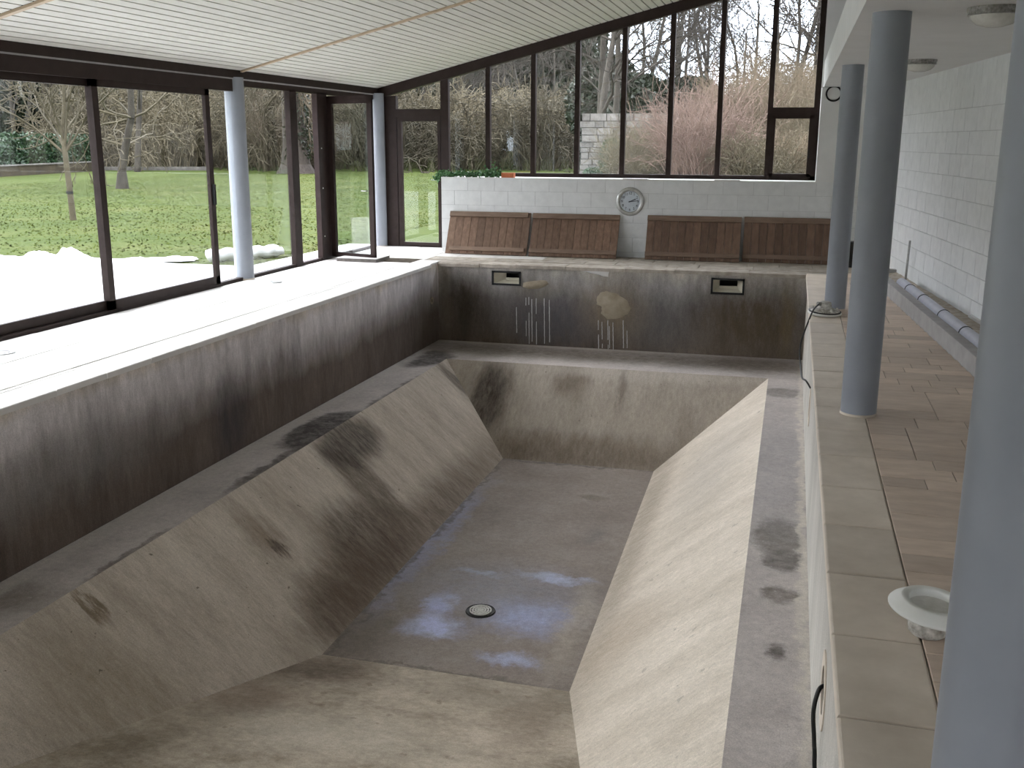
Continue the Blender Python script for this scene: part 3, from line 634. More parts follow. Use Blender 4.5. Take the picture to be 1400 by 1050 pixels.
# main drain
dc = on(657, 836, 2, ZF)
dr = thing('main_drain', 'round white slotted drain grate in a dark rim on the pool floor', 'drain', dc)
MB().lathe(dc, [(0, .006), (.118, .006), (.122, .012), (.128, .004), (.128, -.02)], 40).build('rim', 'black', dr, smooth=False)
for r in (.022, .045, .068, .091): MB().ring(dc+Vector((0, 0, .008)), r-.0055, r+.0035, .010, 32).build('grate_ring', 'grate', dr)
b = MB()
for k in range(6):
    a = k*math.pi/6+.2; v = Vector((math.cos(a), math.sin(a), 0))*.093; b.bar(dc-v+Vector((0, 0, .012)), dc+v+Vector((0, 0, .012)), .005, .006)
b.build('grate_spoke', 'grate', dr)
# inlet on the left wall
ip = on(590, 411, 0, PL)
il = thing('pool_inlet', 'small round return inlet in the stained side wall near the corner', 'inlet', ip)
RY = Matrix.Rotation(math.pi/2, 3, 'Y')
MB().ring(ip+Vector((-.01, 0, 0)), .03, .055, .022, 24, RY).build('ring', 'plaster', il)
MB().lathe(ip+Vector((-.012, 0, 0)), [(0, .016), (.031, .016), (.031, 0)], 20, RY).build('bore', 'dark', il)
# light niches in the right wall
for i, (ny, nz_) in enumerate(NI):
    n_ = thing('light_niche', ['empty round pool light niche below the upside-down light', 'empty round pool light niche below the open white light ring'][i], 'niche', (PW, ny, nz_), 'light niches in the right pool wall')
    RN = Matrix.Rotation(-math.pi/2, 3, 'Y')
    MB().ring((PW+.004, ny, nz_), .105, .172, .010, 36, RN).build('rim', 'coping', n_)
    MB().lathe((PW+.004, ny, nz_), [(.106, .01), (.104, -.20), (0, -.20)], 36, RN).build('cavity', 'dark', n_, smooth=True)
def smooth_path(pts, n=8):
    pts = [Vector(p) for p in pts]; out_ = []
    for i in range(len(pts)-1):
        a, b_, c_, d = pts[max(i-1, 0)], pts[i], pts[i+1], pts[min(i+2, len(pts)-1)]
        for k in range(n):
            t = k/n; out_.append(.5*((2*b_)+(c_-a)*t+(2*a-5*b_+4*c_-d)*t*t+(3*b_-a-3*c_+d)*t**3))
    return out_+[pts[-1]]
# upside-down light at the far column
fl = on(1127, 431, 2, 0.0); tilt = Matrix.Rotation(.06, 3, 'X') @ Matrix.Rotation(.05, 3, 'Y')
f_ = thing('pool_light', 'upside-down dirty pool light with a black cable at the foot of a column', 'pool light', fl, 'pool lights taken out of their niches')
o_ = fl+Vector((0, 0, .018))
MB().lathe(o_, [(0, -.002), (.150, -.008), (.168, .004), (.170, .014), (.160, .022)], 40, tilt).build('bezel_ring', 'white_plastic', f_, smooth=True)
MB().lathe(o_, [(.160, .020), (.163, .030), (.150, .034)], 40, tilt).build('gasket', 'black', f_, smooth=True)
MB().lathe(o_, [(.155, .030), (.13, .042), (.085, .058), (.060, .066), (.058, .115), (.050, .122), (0, .122)], 36, tilt).build('housing', 'dirty_plastic', f_, smooth=True); hsg = next(o for o in f_.children if o.name.startswith('housing'))
for k in range(6):
    a = k*math.pi/3; q = o_ + tilt @ Vector((.118*math.cos(a), .118*math.sin(a), .04)); MB().lathe(q, [(.010, 0), (.010, .030), (0, .030)], 8).build('clamp_screw', 'dirty_plastic', hsg)
MB().tube([o_+Vector((-.03, -.02, .10)), o_+Vector((-.075, -.05, .105))], .022, 12).build('cable_gland', 'bronze', hsg)
pth = [o_+Vector((-.06, -.04, .105)), on(1112, 424, 1, -3.60), on(1105, 440, 1, -3.65), on(1097, 462, 1, -3.7), on(1093.5, 480, 1, -3.8), on(1095, 505, 1, -4.1), on(1097, 517, 1, -4.5), on(1103, 522, 1, -4.80), Vector((PW+.05, -4.93, -.5))]
MB().tube(smooth_path(pth, 6), .0085, 8).build('cable', 'black', f_, smooth=True)
# open ring light near the camera
nlp = on(1268, 866, 2, 0)
g_ = thing('pool_light', 'open white pool light ring standing on its round base on the coping', 'pool light', nlp, 'pool lights taken out of their niches')
nc = nlp; tl = Matrix.Rotation(.09, 3, 'Y') @ Matrix.Rotation(.04, 3, 'X')
MB().lathe(nc, [(0, 0), (.056, 0), (.068, .012), (.072, .05), (.078, .062)], 32).build('housing', 'dirty_plastic', g_, smooth=True)
MB().lathe(nc, [(.070, .052), (.088, .075), (.100, .105)], 36, tl).build('bowl', 'dirty_plastic', g_, smooth=True)
MB().lathe(nc, [(.083, .100), (.086, .128), (.090, .133), (.112, .135), (.116, .133), (.150, .108), (.155, .101), (.154, .097), (.148, .098), (.112, .118), (.09, .112)], 48, tl).build('bezel_ring', 'white_plastic', g_, smooth=True); bzl = next(o for o in g_.children if o.name.startswith('bezel'))
MB().lathe(nc, [(.0, .098), (.05, .099), (.088, .108)], 36, tl).build('lens', 'frosted', g_, smooth=True)
for k in range(4):
    a = .6+k*math.pi/2; MB().bar(nc+tl@Vector((.115*math.cos(a), .115*math.sin(a), .085)), nc+tl@Vector((.115*math.cos(a), .115*math.sin(a), .115)), .010, .006).build('clip', 'bronze', bzl)
b = MB().tube(smooth_path([Vector((PW+.06, -9.95, -.55)), on(1125, 938, 1, -9.98), on(1117, 950, 1, -10.0), on(1112, 975, 1, -10.02), on(1113, 1010, 1, -10.03), on(1113.5, 1040, 1, -10.04), on(1109, 1085, 1, -10.05), Vector((5.08, -10.2, ZL+.012)), Vector((4.95, -10.5, ZL+.012))], 6), .0095, 8)
cb = b.build('cable', 'black', smooth=True); tag(cb, 'black cable hanging out of the niche below the open white light ring', 'cable')

# ------------------------------------------------------------------ along the right wall
yA, yB = -1.62, YE+.1
px_ = lambda y: xc(y)+.158
pp = thing('drain_pipe', 'long grey plastic pipe with dark joint rings lying behind the kerb', 'pipe', (px_(-6), -6, .14))
MB().tube([(px_(yA), yA, .145), (px_(yB), yB, .145)], .058, 20).build('tube', 'grey_pipe', pp, smooth=True)
ry = [on(px, py, 0, 0) for px, py in ()]
for (px, py) in ((1228, 390), (1248.5, 404), (1276, 425), (1307, 448)):
    yy = on(px, py, 2, .19).y
    MB().tube([(px_(yy), yy-.012, .145), (px_(yy), yy+.012, .145)], .062, 20).build('joint_ring', 'black', pp)
for k in range(6):
    yy = -6.3-k*1.05; MB().tube([(px_(yy), yy-.012, .145), (px_(yy), yy+.012, .145)], .062, 20).build('joint_ring', 'black', pp)
rp_ = Vector((on(1238, 380, 1, -1.2).x, -1.2, 0))
b = MB().tube([(rp_.x, -1.2, .08), (rp_.x+.01, -1.2, on(1240, 329, 1, -1.2).z)], .014, 10); rd = b.build('upright_rod', 'steel', smooth=True); tag(rd, 'thin grey upright pipe stub rising by the white wall behind the kerb', 'pipe')
# offcuts on the rubble
b = MB(); y0, y1 = on(1318, 432, 2, .13).y, on(1345, 452, 2, .13).y
b.bar((xw(y0)-.02, y0, .135), (xw(y1)-.02, y1, .135), .03, .03); oc = b.build('trim_offcut', 'white_paint'); tag(oc, 'short white strip lying on the rubble against the white wall', 'offcut')
# black box near the corner
bp = on(1163, 366, 2, 0)
bx = thing('black_box', 'black upright box standing on the far paving by the white wall', 'box', (bp.x, bp.y+.1, 0))
MB().box(bp.x-.06, bp.x+.09, bp.y, bp.y+.2, 0, .36).build('case', 'black', bx, bevel=.008)
MB().box(bp.x-.045, bp.x+.075, bp.y-.006, bp.y+.01, .03, .33).build('front_panel', 'dark', bx, bevel=.003)
# ring on the far wall
rg = on(1140, 128, 1, YF)
rr = MB(); RX = Matrix.Rotation(math.pi/2, 3, 'X'); rr.ring((rg.x, YF+.002, rg.z), .088, .112, .02, 36, RX)
vt = thing('wall_ring', 'black ring with a pale centre on the white wall beside the window', 'ring', (rg.x, YF, rg.z)); rr.build('ring', 'black', vt)
MB().lathe((rg.x, YF+.002, rg.z), [(0, .008), (.09, .008), (.09, 0)], 32, RX).build('centre', 'white_paint', vt)
# bulkhead lights under the slab
for i, (px, py) in enumerate(((1362, 10), (1258, 82))):
    p = on(px, py, 2, ZS)
    t = thing('bulkhead_light', ['round bulkhead light with a frosted bowl under the slab nearer the open ring light', 'round bulkhead light with a frosted bowl under the slab above the pipe end'][i], 'ceiling light', p, 'bulkhead lights under the slab')
    MB().lathe(p, [(0, .002), (.155, .002), (.155, -.012), (.148, -.03), (.15, -.042), (.135, -.046)], 36).build('base', 'bronze', t, smooth=False)
    MB().lathe(p, [(.138, -.04), (.130, -.065), (.10, -.092), (.05, -.107), (0, -.110)], 32).build('bowl', 'frosted', t, smooth=True)

# ------------------------------------------------------------------ far wall: covers, clock, plant, brick, sill slips
def cover(tl, tr, bl, br, label, extra=None):
    xa0, xa1 = on(*tl, 1, YF-.03).x, on(*tr, 1, YF-.03).x
    xb0, xb1 = on(*bl, 2, 0).x, on(*br, 2, 0).x
    x0, x1 = (xa0*.6+xb0*.4), (xa1*.6+xb1*.4)
    zt = (on(*tl, 1, YF-.03).z + on(*tr, 1, YF-.03).z)/2; yb = .5*(on(*bl, 2, 0).y+on(*br, 2, 0).y)
    yb = min(max(yb, YF-.32), YF-.10)
    O = Vector((x0, yb, 0)); t = thing('timber_cover', label, 'wooden cover', ((x0+x1)/2, yb, 0), 'timber pool covers against the far wall')
    up_ = Vector((0, YF-.006-yb, zt)); H = up_.length; up_.normalize(); nrm = Vector((0, -up_.z, up_.y))
    W_ = x1-x0
    def bd(s0, s1, h0, h1, d0, d1, name, mat):
        X = Vector((1, 0, 0)); q = lambda s, h, d: O + X*s + up_*h + nrm*d
        return MB().hexa([q(s0, h0, d1), q(s1, h0, d1), q(s1, h0, d0), q(s0, h0, d0), q(s0, h1, d1), q(s1, h1, d1), q(s1, h1, d0), q(s0, h1, d0)]).build(name, mat, t, bevel=.003)
    n = 12 if W_ > 1.36 else 11; s = 0
    for k in range(n):
        s1 = W_*(k+1)/n; bd(s+.0015, s1-.0015, .0 if True else 0, H, .004+random.uniform(0, .004), .026+random.uniform(-.004, .003), 'plank', 'wood'); s = s1
    ri = .04 if extra else 0
    bd(.0, W_-ri, H-.085, H-.004, .024, .052, 'rail', 'wood_rail'); bd(ri*1.5, W_-ri, .05, .115, .024, .052, 'rail', 'wood_rail')
    return t
cover((615, 290), (724, 292), (610, 347), (722, 351), 'weathered brown timber cover leaning by the garden door, rails short of its edge', 1)
cover((728, 292), (847, 296), (724, 351), (843, 355), 'brown timber cover leaning below the brick, beside the weathered one')
cover((886, 295), (1014, 298), (881, 355), (1011, 359), 'dark brown timber cover leaning right next to the clock')
cover((1018, 297), (1136, 299), (1014, 359), (1136, 361), 'dark brown timber cover partly behind the far column')
# clock
ck = on(861.5, 275.5, 1, YF); kr = (on(881.5, 275.5, 1, YF).x - on(843, 275.5, 1, YF).x)/2
cl = thing('wall_clock', 'round silver wall clock with dark numerals showing about quarter past two', 'clock', (ck.x, YF, ck.z))
MB().lathe((ck.x, YF+.001, ck.z), [(kr*.98, 0), (kr, .012), (kr*.97, .028), (kr*.84, .036), (kr*.73, .028), (kr*.725, .014)], 48, RX).build('rim', 'clock_rim', cl, smooth=True)
MB().lathe((ck.x, YF+.001, ck.z), [(0, .016), (kr*.74, .016)], 48, RX).build('dial', 'clock_face', cl); dial = next(o for o in cl.children if o.name.startswith('dial'))
yk = YF-.0185
for h in range(1, 13):
    a = math.radians(30*h); cu = bpy.data.curves.new('numeral', 'FONT'); cu.body = str(h); cu.size = .055; cu.align_x = 'CENTER'; cu.align_y = 'CENTER'; cu.extrude = .001
    to = bpy.data.objects.new('tmp', cu); COL.objects.link(to)
    me = bpy.data.meshes.new_from_object(to.evaluated_get(bpy.context.evaluated_depsgraph_get())); bpy.data.objects.remove(to); bpy.data.curves.remove(cu)
    ob = bpy.data.objects.new('numeral', me); COL.objects.link(ob); ob.parent = dial; me.materials.clear(); me.materials.append(MAT['ink'])
    ob.location = (math.sin(a)*kr*.57, -.0185, math.cos(a)*kr*.57); ob.rotation_euler = (math.pi/2, 0, 0)
for nm, deg, ln_, wd_ in (('hour_hand', 65, .095, .012), ('minute_hand', 84, .125, .008)):
    a = math.radians(deg); d = Vector((math.sin(a), 0, math.cos(a))); p = Vector((ck.x, yk-.003, ck.z)); MB().bar(p-d*.02, p+d*ln_, wd_, .003, (0, 1, 0)).build(nm, 'ink', cl)
MB().lathe((ck.x, yk, ck.z), [(0, .008), (.010, .008), (.010, 0)], 16, RX).build('hub', 'ink', cl)
# brick, sill slips
b0, b1 = on(686, 242, 1, YF+.06), on(703, 242, 1, YF+.06)
tag(MB().box(b0.x, b1.x, YF+.03, YF+.13, HS, HS+.075).build('brick', 'brick', bevel=.004), 'single orange brick lying on the low white wall next to the garland', 'brick')
for i, (xa, xb) in enumerate(((852, 886), (977, 1012))):
    p, q = on(xa, 244, 1, YF).x, on(xb, 244, 1, YF).x
    tag(MB().box(p, q, YF-.05, YF+.12, HS, HS+.014).build('sill_slip', 'pale_paving', bevel=.003), ['thin pale slip overhanging the wall top above the clock', 'thin pale slip overhanging the wall top above the dark covers'][i], 'tile', 'pale slips on the far wall top')
# leafy garland on the wall top
def leaves(b, pts, size, rnd, flat=.3):
    for p in pts:
        d = Vector((rnd.gauss(0, 1), rnd.gauss(0, 1), rnd.gauss(0, 1)*.7+.2)).normalized(); s_ = d.orthogonal().normalized(); s_ = (Matrix.Rotation(rnd.random()*6.28, 3, d) @ s_); L_ = size*rnd.uniform(.6, 1.3)
        u_ = d.cross(s_); p = Vector(p); b.add([p, p+s_*L_*.5+u_*L_*.32+d*L_*.05, p+s_*L_, p+s_*L_*.5-u_*L_*.32+d*L_*.05], [(0, 1, 2, 3)])
rnd = random.Random(3)
ga = thing('ivy_garland', 'trailing green ivy garland draped along the end of the low white wall', 'plant', (on(640, 242, 1, YF+.06).x, YF+.06, HS))
x0, x1 = on(600, 242, 1, YF+.06).x, on(685, 242, 1, YF+.06).x
st = [Vector((x0-.03, YF+.02, HS-.06)), Vector((x0+.02, YF+.03, HS+.02))]+[Vector((x0+(x1-x0)*k/12, YF+.07+.03*math.sin(k*2), HS+.025+.012*math.sin(k*1.7))) for k in range(1, 13)]
MB().tube(smooth_path(st, 4), .005, 6).build('stem', 'leaf', ga)
b = MB(); pts = []
for q in smooth_path(st, 10):
    for k in range(7): pts.append(q+Vector((rnd.gauss(0, .03), rnd.gauss(0, .035), abs(rnd.gauss(0, .025)))))
for k in range(90): pts.append(Vector((x1-.10+rnd.gauss(0, .07), YF+.07+rnd.gauss(0, .04), HS+.05+abs(rnd.gauss(0, .065)))))
pts = [Vector((min(q.x, b0.x-.028), q.y, q.z)) for q in pts]
leaves(b, pts, .045, rnd); tag(b.build('leaves', 'leaf', ga), kind='stuff')

# ------------------------------------------------------------------ left deck: lifted hatch slab, discs
hs_ = slab_p = on(457, 358, 2, 0.0); q2 = on(519, 358, 2, 0.0)
ls = thing('lifted_slab', 'loose pale paving slab lying beside the open hatch in the deck', 'slab', ((hs_.x+q2.x)/2, -.1, 0))
MB().box(hs_.x+.004, q2.x-.004, -.372, .15, .0, .048).build('shaded_body', 'shade_grey', ls, bevel=.003); MB().box(hs_.x, q2.x, -.366, .16, .046, .056).build('slab_face', 'pale_paving', ls, bevel=.002)  # lower layer coloured dark to stand in for the slab's shaded front
for i, (px, py, lb) in enumerate(((375, 386, 'flat grey cover disc on the pale deck beside the lawn side column'), (4, 483, 'flat grey cover disc on the pale deck by the sliding doors'))):
    p = on(px, py, 2, 0); d = thing('cover_disc', lb, 'cover', p, 'cover discs on the pale deck')
    MB().lathe(p, [(0, .010), (.085, .010), (.095, .006), (.098, -.002)], 28).build('plate', 'steel', d, smooth=True)
    MB().ring(p+Vector((0, 0, .008)), .05, .056, .005, 24).build('groove_ring', 'bronze', d)

exec_outdoor = True
# ------------------------------------------------------------------ outdoors: ground, terrace, dust sheets
GZ = -.08
def mat_grass():
    m, nt, n, l, b = new_mat('lawn')
    v = pos_vec(nt); f1 = noise_fac(nt, .35, v, 6, .65); f2 = noise_fac(nt, 6, pos_vec(nt, (1, 1, 1)), 5, .7); f3 = noise_fac(nt, .9, v, 5, .6)
    c = ramp(nt, mathn(nt, 'ADD', mathn(nt, 'MULTIPLY', f1.outputs['Fac'], .6), mathn(nt, 'MULTIPLY', f2.outputs['Fac'], .4)), [(.35, (.030, .047, .008)), (.5, (.046, .064, .012)), (.68, (.075, .080, .022))])
    k = ramp(nt, f3.outputs['Fac'], [(.66, (0, 0, 0)), (.72, (1, 1, 1))]); c = mix(nt, mathn(nt, 'MULTIPLY', k, .7), c, (.04, .036, .022))
    l.new(c, b.inputs['Base Color']); b.inputs['Roughness'].default_value = .9; b.inputs['Specular IOR Level'].default_value = .1
    bump(nt, b, f2.outputs['Fac'], .5, .03); return m
MAT['lawn'] = mat_grass()
MAT['terrace'] = mottled('white_terrace', (.50, .50, .50), (.58, .58, .57), .7, 4, bmp=.2)
MAT['blade'] = mottled('grass_blade', (.042, .060, .011), (.070, .080, .020), .8, 1, bmp=0)
MAT['twig'] = mottled('pale_twigs', (.060, .050, .030), (.125, .105, .066), .8, 2, bmp=0, vary=.45)
MAT['twig_dark'] = mottled('dark_twigs', (.025, .021, .017), (.055, .046, .037), .85, 2, bmp=0)
MAT['twig_brown'] = mottled('brown_brush', (.075, .055, .035), (.185, .145, .097), .85, 2, bmp=0, vary=.25)
MAT['twig_red'] = mottled('red_brush', (.10, .064, .052), (.19, .135, .108), .85, 2, bmp=0, vary=.2)
MAT['bark'] = mottled('tree_bark', (.028, .024, .019), (.062, .054, .043), .85, 6, (2, 2, .5), bmp=.6)
MAT['ever'] = mottled('evergreen_leaf', (.010, .015, .008), (.026, .036, .018), .5, 3, bmp=0)
MAT['laurel'] = mottled('laurel_leaf', (.012, .028, .013), (.038, .075, .032), .35, 5, bmp=0)
MAT['stone'] = mottled('garden_stone', (.09, .083, .075), (.17, .16, .145), .85, 5, bmp=.6, vary=.25)
MAT['soil'] = mottled('woodland_soil', (.03, .024, .016), (.07, .055, .035), .95, 1.5, bmp=.6)
b = MB()
for x0, x1, y0, y1 in ((-170, -1.8, -170, 170), (9.2, 170, -170, 170), (-1.8, 9.2, 2.1, 170), (-1.8, 9.2, -170, YE-.2)): b.patch((x0, y0, GZ), (x1, y0, GZ), (x1, y1, GZ), (x0, y1, GZ), 1, 1)
tag(b.build('ground', 'lawn'), 'wide green lawn outside the glass', 'lawn', kind='structure')
b = MB().box(-9.5, -1.82, -17, -.9, GZ-.1, -.05); b.box(-2.6, -1.82, -.9, 2.6, GZ-.1, -.05)
tag(b.build('terrace', 'terrace'), 'pale paved terrace outside the glass wall', 'terrace', kind='structure')
N = 45000; rs = np.random.RandomState(2)
gx = -2.7 - 24*rs.rand(N)**1.3; gy = -1 + 42*rs.rand(N); ok = ~((gx > -9.4) & (gy < -.85)); ok &= ~((gx > -8.2) & (gx < -2.9) & (gy < 1.7) & (np.abs(gy-(.55+1.05*(gx+3.95))) < .5)); gx, gy = gx[ok], gy[ok]; N = len(gx)
a = rs.rand(N)*6.28; hgt = .012+.022*rs.rand(N); wd_ = .010+.018*rs.rand(N)
V = np.zeros((N, 3, 3)); V[:, 0] = np.c_[gx-np.cos(a)*wd_, gy-np.sin(a)*wd_, np.full(N, GZ)]; V[:, 1] = np.c_[gx+np.cos(a)*wd_, gy+np.sin(a)*wd_, np.full(N, GZ)]
V[:, 2] = np.c_[gx+rs.randn(N)*.03, gy+rs.randn(N)*.03, GZ+hgt]
def np_mesh(name, V, Fc, mat, parent=None):
    me = bpy.data.meshes.new(name); me.vertices.add(len(V)); me.vertices.foreach_set('co', V.ravel().astype(np.float32))
    k = Fc.shape[1]; me.loops.add(Fc.size); me.loops.foreach_set('vertex_index', Fc.ravel().astype(np.int32)); me.polygons.add(len(Fc))
    me.polygons.foreach_set('loop_start', np.arange(0, Fc.size, k, dtype=np.int32)); me.polygons.foreach_set('loop_total', np.full(len(Fc), k, np.int32)) if False else None
    me.update(calc_edges=True); me.materials.append(MAT[mat]); ob = bpy.data.objects.new(name, me); COL.objects.link(ob)
    if parent: ob.parent = parent
    return ob
def blade_mat():
    m, nt, n, l, b = new_mat('upright_blades'); n.remove(b); d = n.new('ShaderNodeBsdfDiffuse'); cb_ = n.new('ShaderNodeCombineXYZ'); cb_.inputs[2].default_value = 1
    l.new(cb_.outputs[0], d.inputs['Normal']); l.new(ramp(nt, noise_fac(nt, 1.2, pos_vec(nt), 6, .7).outputs['Fac'], [(.35, (.034, .050, .009)), (.65, (.070, .080, .020))]), d.inputs['Color']); l.new(d.outputs[0], n['Material Output'].inputs['Surface']); return m
MAT['blade'] = blade_mat()
ob = np_mesh('grass', V.reshape(-1, 3), np.arange(3*N).reshape(-1, 3), 'blade'); tag(ob, 'short grass blades over the lawn', 'grass', kind='stuff')
# dust sheets
def sheet(name, cx, cy, lx, ly, h, seed, label, rot=0, peak=None):
    nu, nv = 60, 36; vs = []; M = Matrix.Rotation(rot, 3, 'Z')
    for j in range(nv+1):
        for i in range(nu+1):
            u, v = i/nu*2-1, j/nv*2-1; e = (max(0, 1-abs(u)**3)*max(0, 1-abs(v)**2.2))
            q = Vector((u*lx/2*(1+.12*noise.noise(Vector((v*2, seed, 0)))), v*ly/2*(1+.2*noise.noise(Vector((u*3, seed+5, 0)))), 0))
            n1 = noise.turbulence(Vector((q.x*2.2, q.y*2.2, seed)), 5, False)
            z = h*e*(.35+1.1*n1)
            if peak: z += peak[2]*math.exp(-(((q.x-peak[0])/.12)**2+((q.y-peak[1])/.15)**2))
            q.z = z; q = M @ q; vs.append((cx+q.x, cy+q.y, -.055+q.z))
    fs = [(j*(nu+1)+i, j*(nu+1)+i+1, (j+1)*(nu+1)+i+1, (j+1)*(nu+1)+i) for j in range(nv) for i in range(nu)]
    t = MB().add(vs, fs).build(name, 'sheet', smooth=True); return tag(t, label, 'dust sheet')
p1_ = on(76, 353, 2, -.03)
sheet('dust_sheet', p1_.x, p1_.y-.1, 1.25, .9, .15, 1.3, 'crumpled white dust sheet with a peaked fold on the terrace edge', .05, (.26, .0, .13))
p2_ = on(-14, 354, 2, -.03)
sheet('dust_sheet', p2_.x, p2_.y-.05, .95, .8, .13, 4.1, 'smaller crumpled white dust sheet heaped on the terrace by the sapling', .0)
pa, pb = on(128, 356, 2, -.03), on(272, 351, 2, -.03); pm = (pa+pb)/2
sheet('dust_sheet', pm.x, pm.y, (pb-pa).length*.92, .7, .08, 7.7, 'flat white dust sheet spread along the terrace edge toward the roll', math.atan2(pb.y-pa.y, pb.x-pa.x))
r0, r1 = on(285, 352, 2, 0), on(386, 344, 2, 0); pts = []; rad = []
for k in range(25):
    t = k/24; q = r0.lerp(r1, t); q.z = -.08+.10+.015*math.sin(k*1.3); pts.append(q+Vector((0, 0, .0))); rad.append((.095+.022*noise.noise(Vector((k*.45, 2, 1))))*(1 if k < 23 else .7))
tag(MB().tube(pts, rad, 14).build('rolled_sheet', 'sheet', smooth=True), 'white sheet rolled into a long bundle on the grass beside the terrace', 'rolled sheet')

# ------------------------------------------------------------------ outdoors: trees
def tubes_np(segs, n=4):
    """segs: array (m,8): p0,p1,r0,r1 -> verts, quads"""
    S = np.array(segs, float); S[:, 2] = np.maximum(S[:, 2], 0.0); S[:, 5] = np.maximum(S[:, 5], .012); p0, p1, r0, r1 = S[:, :3], S[:, 3:6], S[:, 6], S[:, 7]
    d = p1-p0; d /= np.linalg.norm(d, axis=1)[:, None]+1e-9
    ref = np.where(np.abs(d[:, 2:3]) < .9, np.array([[0, 0, 1.]]), np.array([[1., 0, 0]])); x = np.cross(d, ref); x /= np.linalg.norm(x, axis=1)[:, None]+1e-9; y = np.cross(d, x)
    m = len(S); V = np.zeros((m, 2*n, 3))
    for k in range(n):
        a = 2*math.pi*k/n; o = x*math.cos(a)+y*math.sin(a); V[:, k] = p0+o*r0[:, None]; V[:, n+k] = p1+o*r1[:, None]
    base = (np.arange(m)*2*n)[:, None]; Fq = []
    for k in range(n): Fq.append(np.c_[base+k, base+(k+1) % n, base+n+(k+1) % n, base+n+k])
    return V.reshape(-1, 3), np.concatenate(Fq)
def grow(rn, p, d, length, r, depth, segs, spread=.6, grav=0.0, nseg=4, kids=3, wob=.18, shrink=.62, rmin=.004):
    seg = length/nseg
    for i in range(nseg):
        d = (d + Vector((rn.gauss(0, wob), rn.gauss(0, wob), rn.gauss(0, wob)+grav))).normalized()
        q = p + d*seg; r2 = max(r*(1-.55/nseg), rmin); segs.append((*p, *q, r, r2))
        if depth > 0 and (i > 0 or depth < 2):
            for _ in range(kids if i == nseg-1 else max(1, kids-2)):
                ax = d.orthogonal().normalized(); ax = Matrix.Rotation(rn.random()*6.283, 3, d) @ ax
                nd = (d*math.cos(spread*rn.uniform(.6, 1.3)) + ax*math.sin(spread*rn.uniform(.6, 1.3))).normalized()
                grow(rn, q, nd, length*shrink*rn.uniform(.7, 1.15), max(r2*.6, rmin), depth-1, segs, spread, grav, max(2, nseg-1), kids, wob, shrink, rmin)
        p, r = q, r2
def tree_obj(name, label, cat, loc, segs_big, segs_small, mats=('bark', 'twig'), group=None, rot=0, sc=1, leafpts=None, leafmat='ever', leafsize=.12, seed=1):
    t = thing(name, label, cat, loc, group); t.rotation_euler = (0, 0, rot); t.scale = sc if isinstance(sc, tuple) else (sc, sc, sc)
    if segs_big: V, Fq = tubes_np(segs_big, 7); np_mesh('trunk', V, Fq, mats[0], t)
    if segs_small: V, Fq = tubes_np(segs_small, 3); np_mesh('branches', V, Fq, mats[1], t)
    if leafpts is not None:
        rs = np.random.RandomState(seed); P = np.array(leafpts, float); m = len(P); d = rs.randn(m, 3); d /= np.linalg.norm(d, axis=1)[:, None]; e = rs.randn(m, 3); e -= d*(e*d).sum(1)[:, None]; e /= np.linalg.norm(e, axis=1)[:, None]
        L_ = leafsize*(.6+.8*rs.rand(m))[:, None]; V = np.stack([P-d*L_, P+e*L_*.45, P+d*L_, P-e*L_*.45], 1).reshape(-1, 3)
        tag(np_mesh('foliage', V, np.arange(4*m).reshape(-1, 4), leafmat, t), kind='stuff')
    return t
def clone(t, loc, rot, sc, label=None, group=None):
    c = t.copy(); COL.objects.link(c); c.location = loc; c.rotation_euler = (0, 0, rot); c.scale = sc if isinstance(sc, tuple) else (sc, sc, sc)
    if label: c['label'] = label
    if group: c['group'] = group
    for ch in t.children:
        d = ch.copy(); COL.objects.link(d); d.parent = c
    return c
def split(segs, lim): return [s for s in segs if s[6] > lim], [s for s in segs if s[6] <= lim]
FOOT = []
def settle(u, d0, r, org=None):
    """first spot from distance d0 along the ground direction u where a footprint of radius r is free"""
    ox, oy = org or (CAM.x, CAM.y); d = d0
    while True:
        x, y_ = ox+u[0]*d, oy+u[1]*d
        if d > 150 or all((x-a)**2+(y_-b_)**2 >= (.95*(r+c_))**2 for a, b_, c_ in FOOT): FOOT.append((x, y_, r)); return x, y_
        d += .4
def dpx(px): v = _f*F+_r*(px-700)-_u*(230-525); l_ = math.hypot(v.x, v.y); return v.x/l_, v.y/l_
def dist(p): return math.hypot(p[0]-CAM.x, p[1]-CAM.y)
def line_foot(a, b_, r):
    n_ = int((Vector(b_)-Vector(a)).length/.5)+1
    for k in range(n_+1): q = Vector(a).lerp(Vector(b_), k/n_); FOOT.append((q.x, q.y, r))
for px, py, r in ((100, 301, 2.4), (167, 258, 4.2), (405, 237, 2.6)): q = on(px, py, 2, GZ); FOOT.append((q.x, q.y, r))
_h0, _h1, _e1 = on(-40, 244, 2, GZ), on(140, 233, 2, GZ), on(290, 233, 2, GZ); _hn = Vector((-(_h1-_h0).y, (_h1-_h0).x, 0)).normalized()
line_foot(_h0+_hn*.6, _h1+_hn*.6, 1.1); line_foot(_h1, _e1, .3)
line_foot((on(795, 230, 1, 21).x, 21.15, 0), (on(925, 230, 1, 21).x, 21.15, 0), 1.75)
rn = random.Random(11)
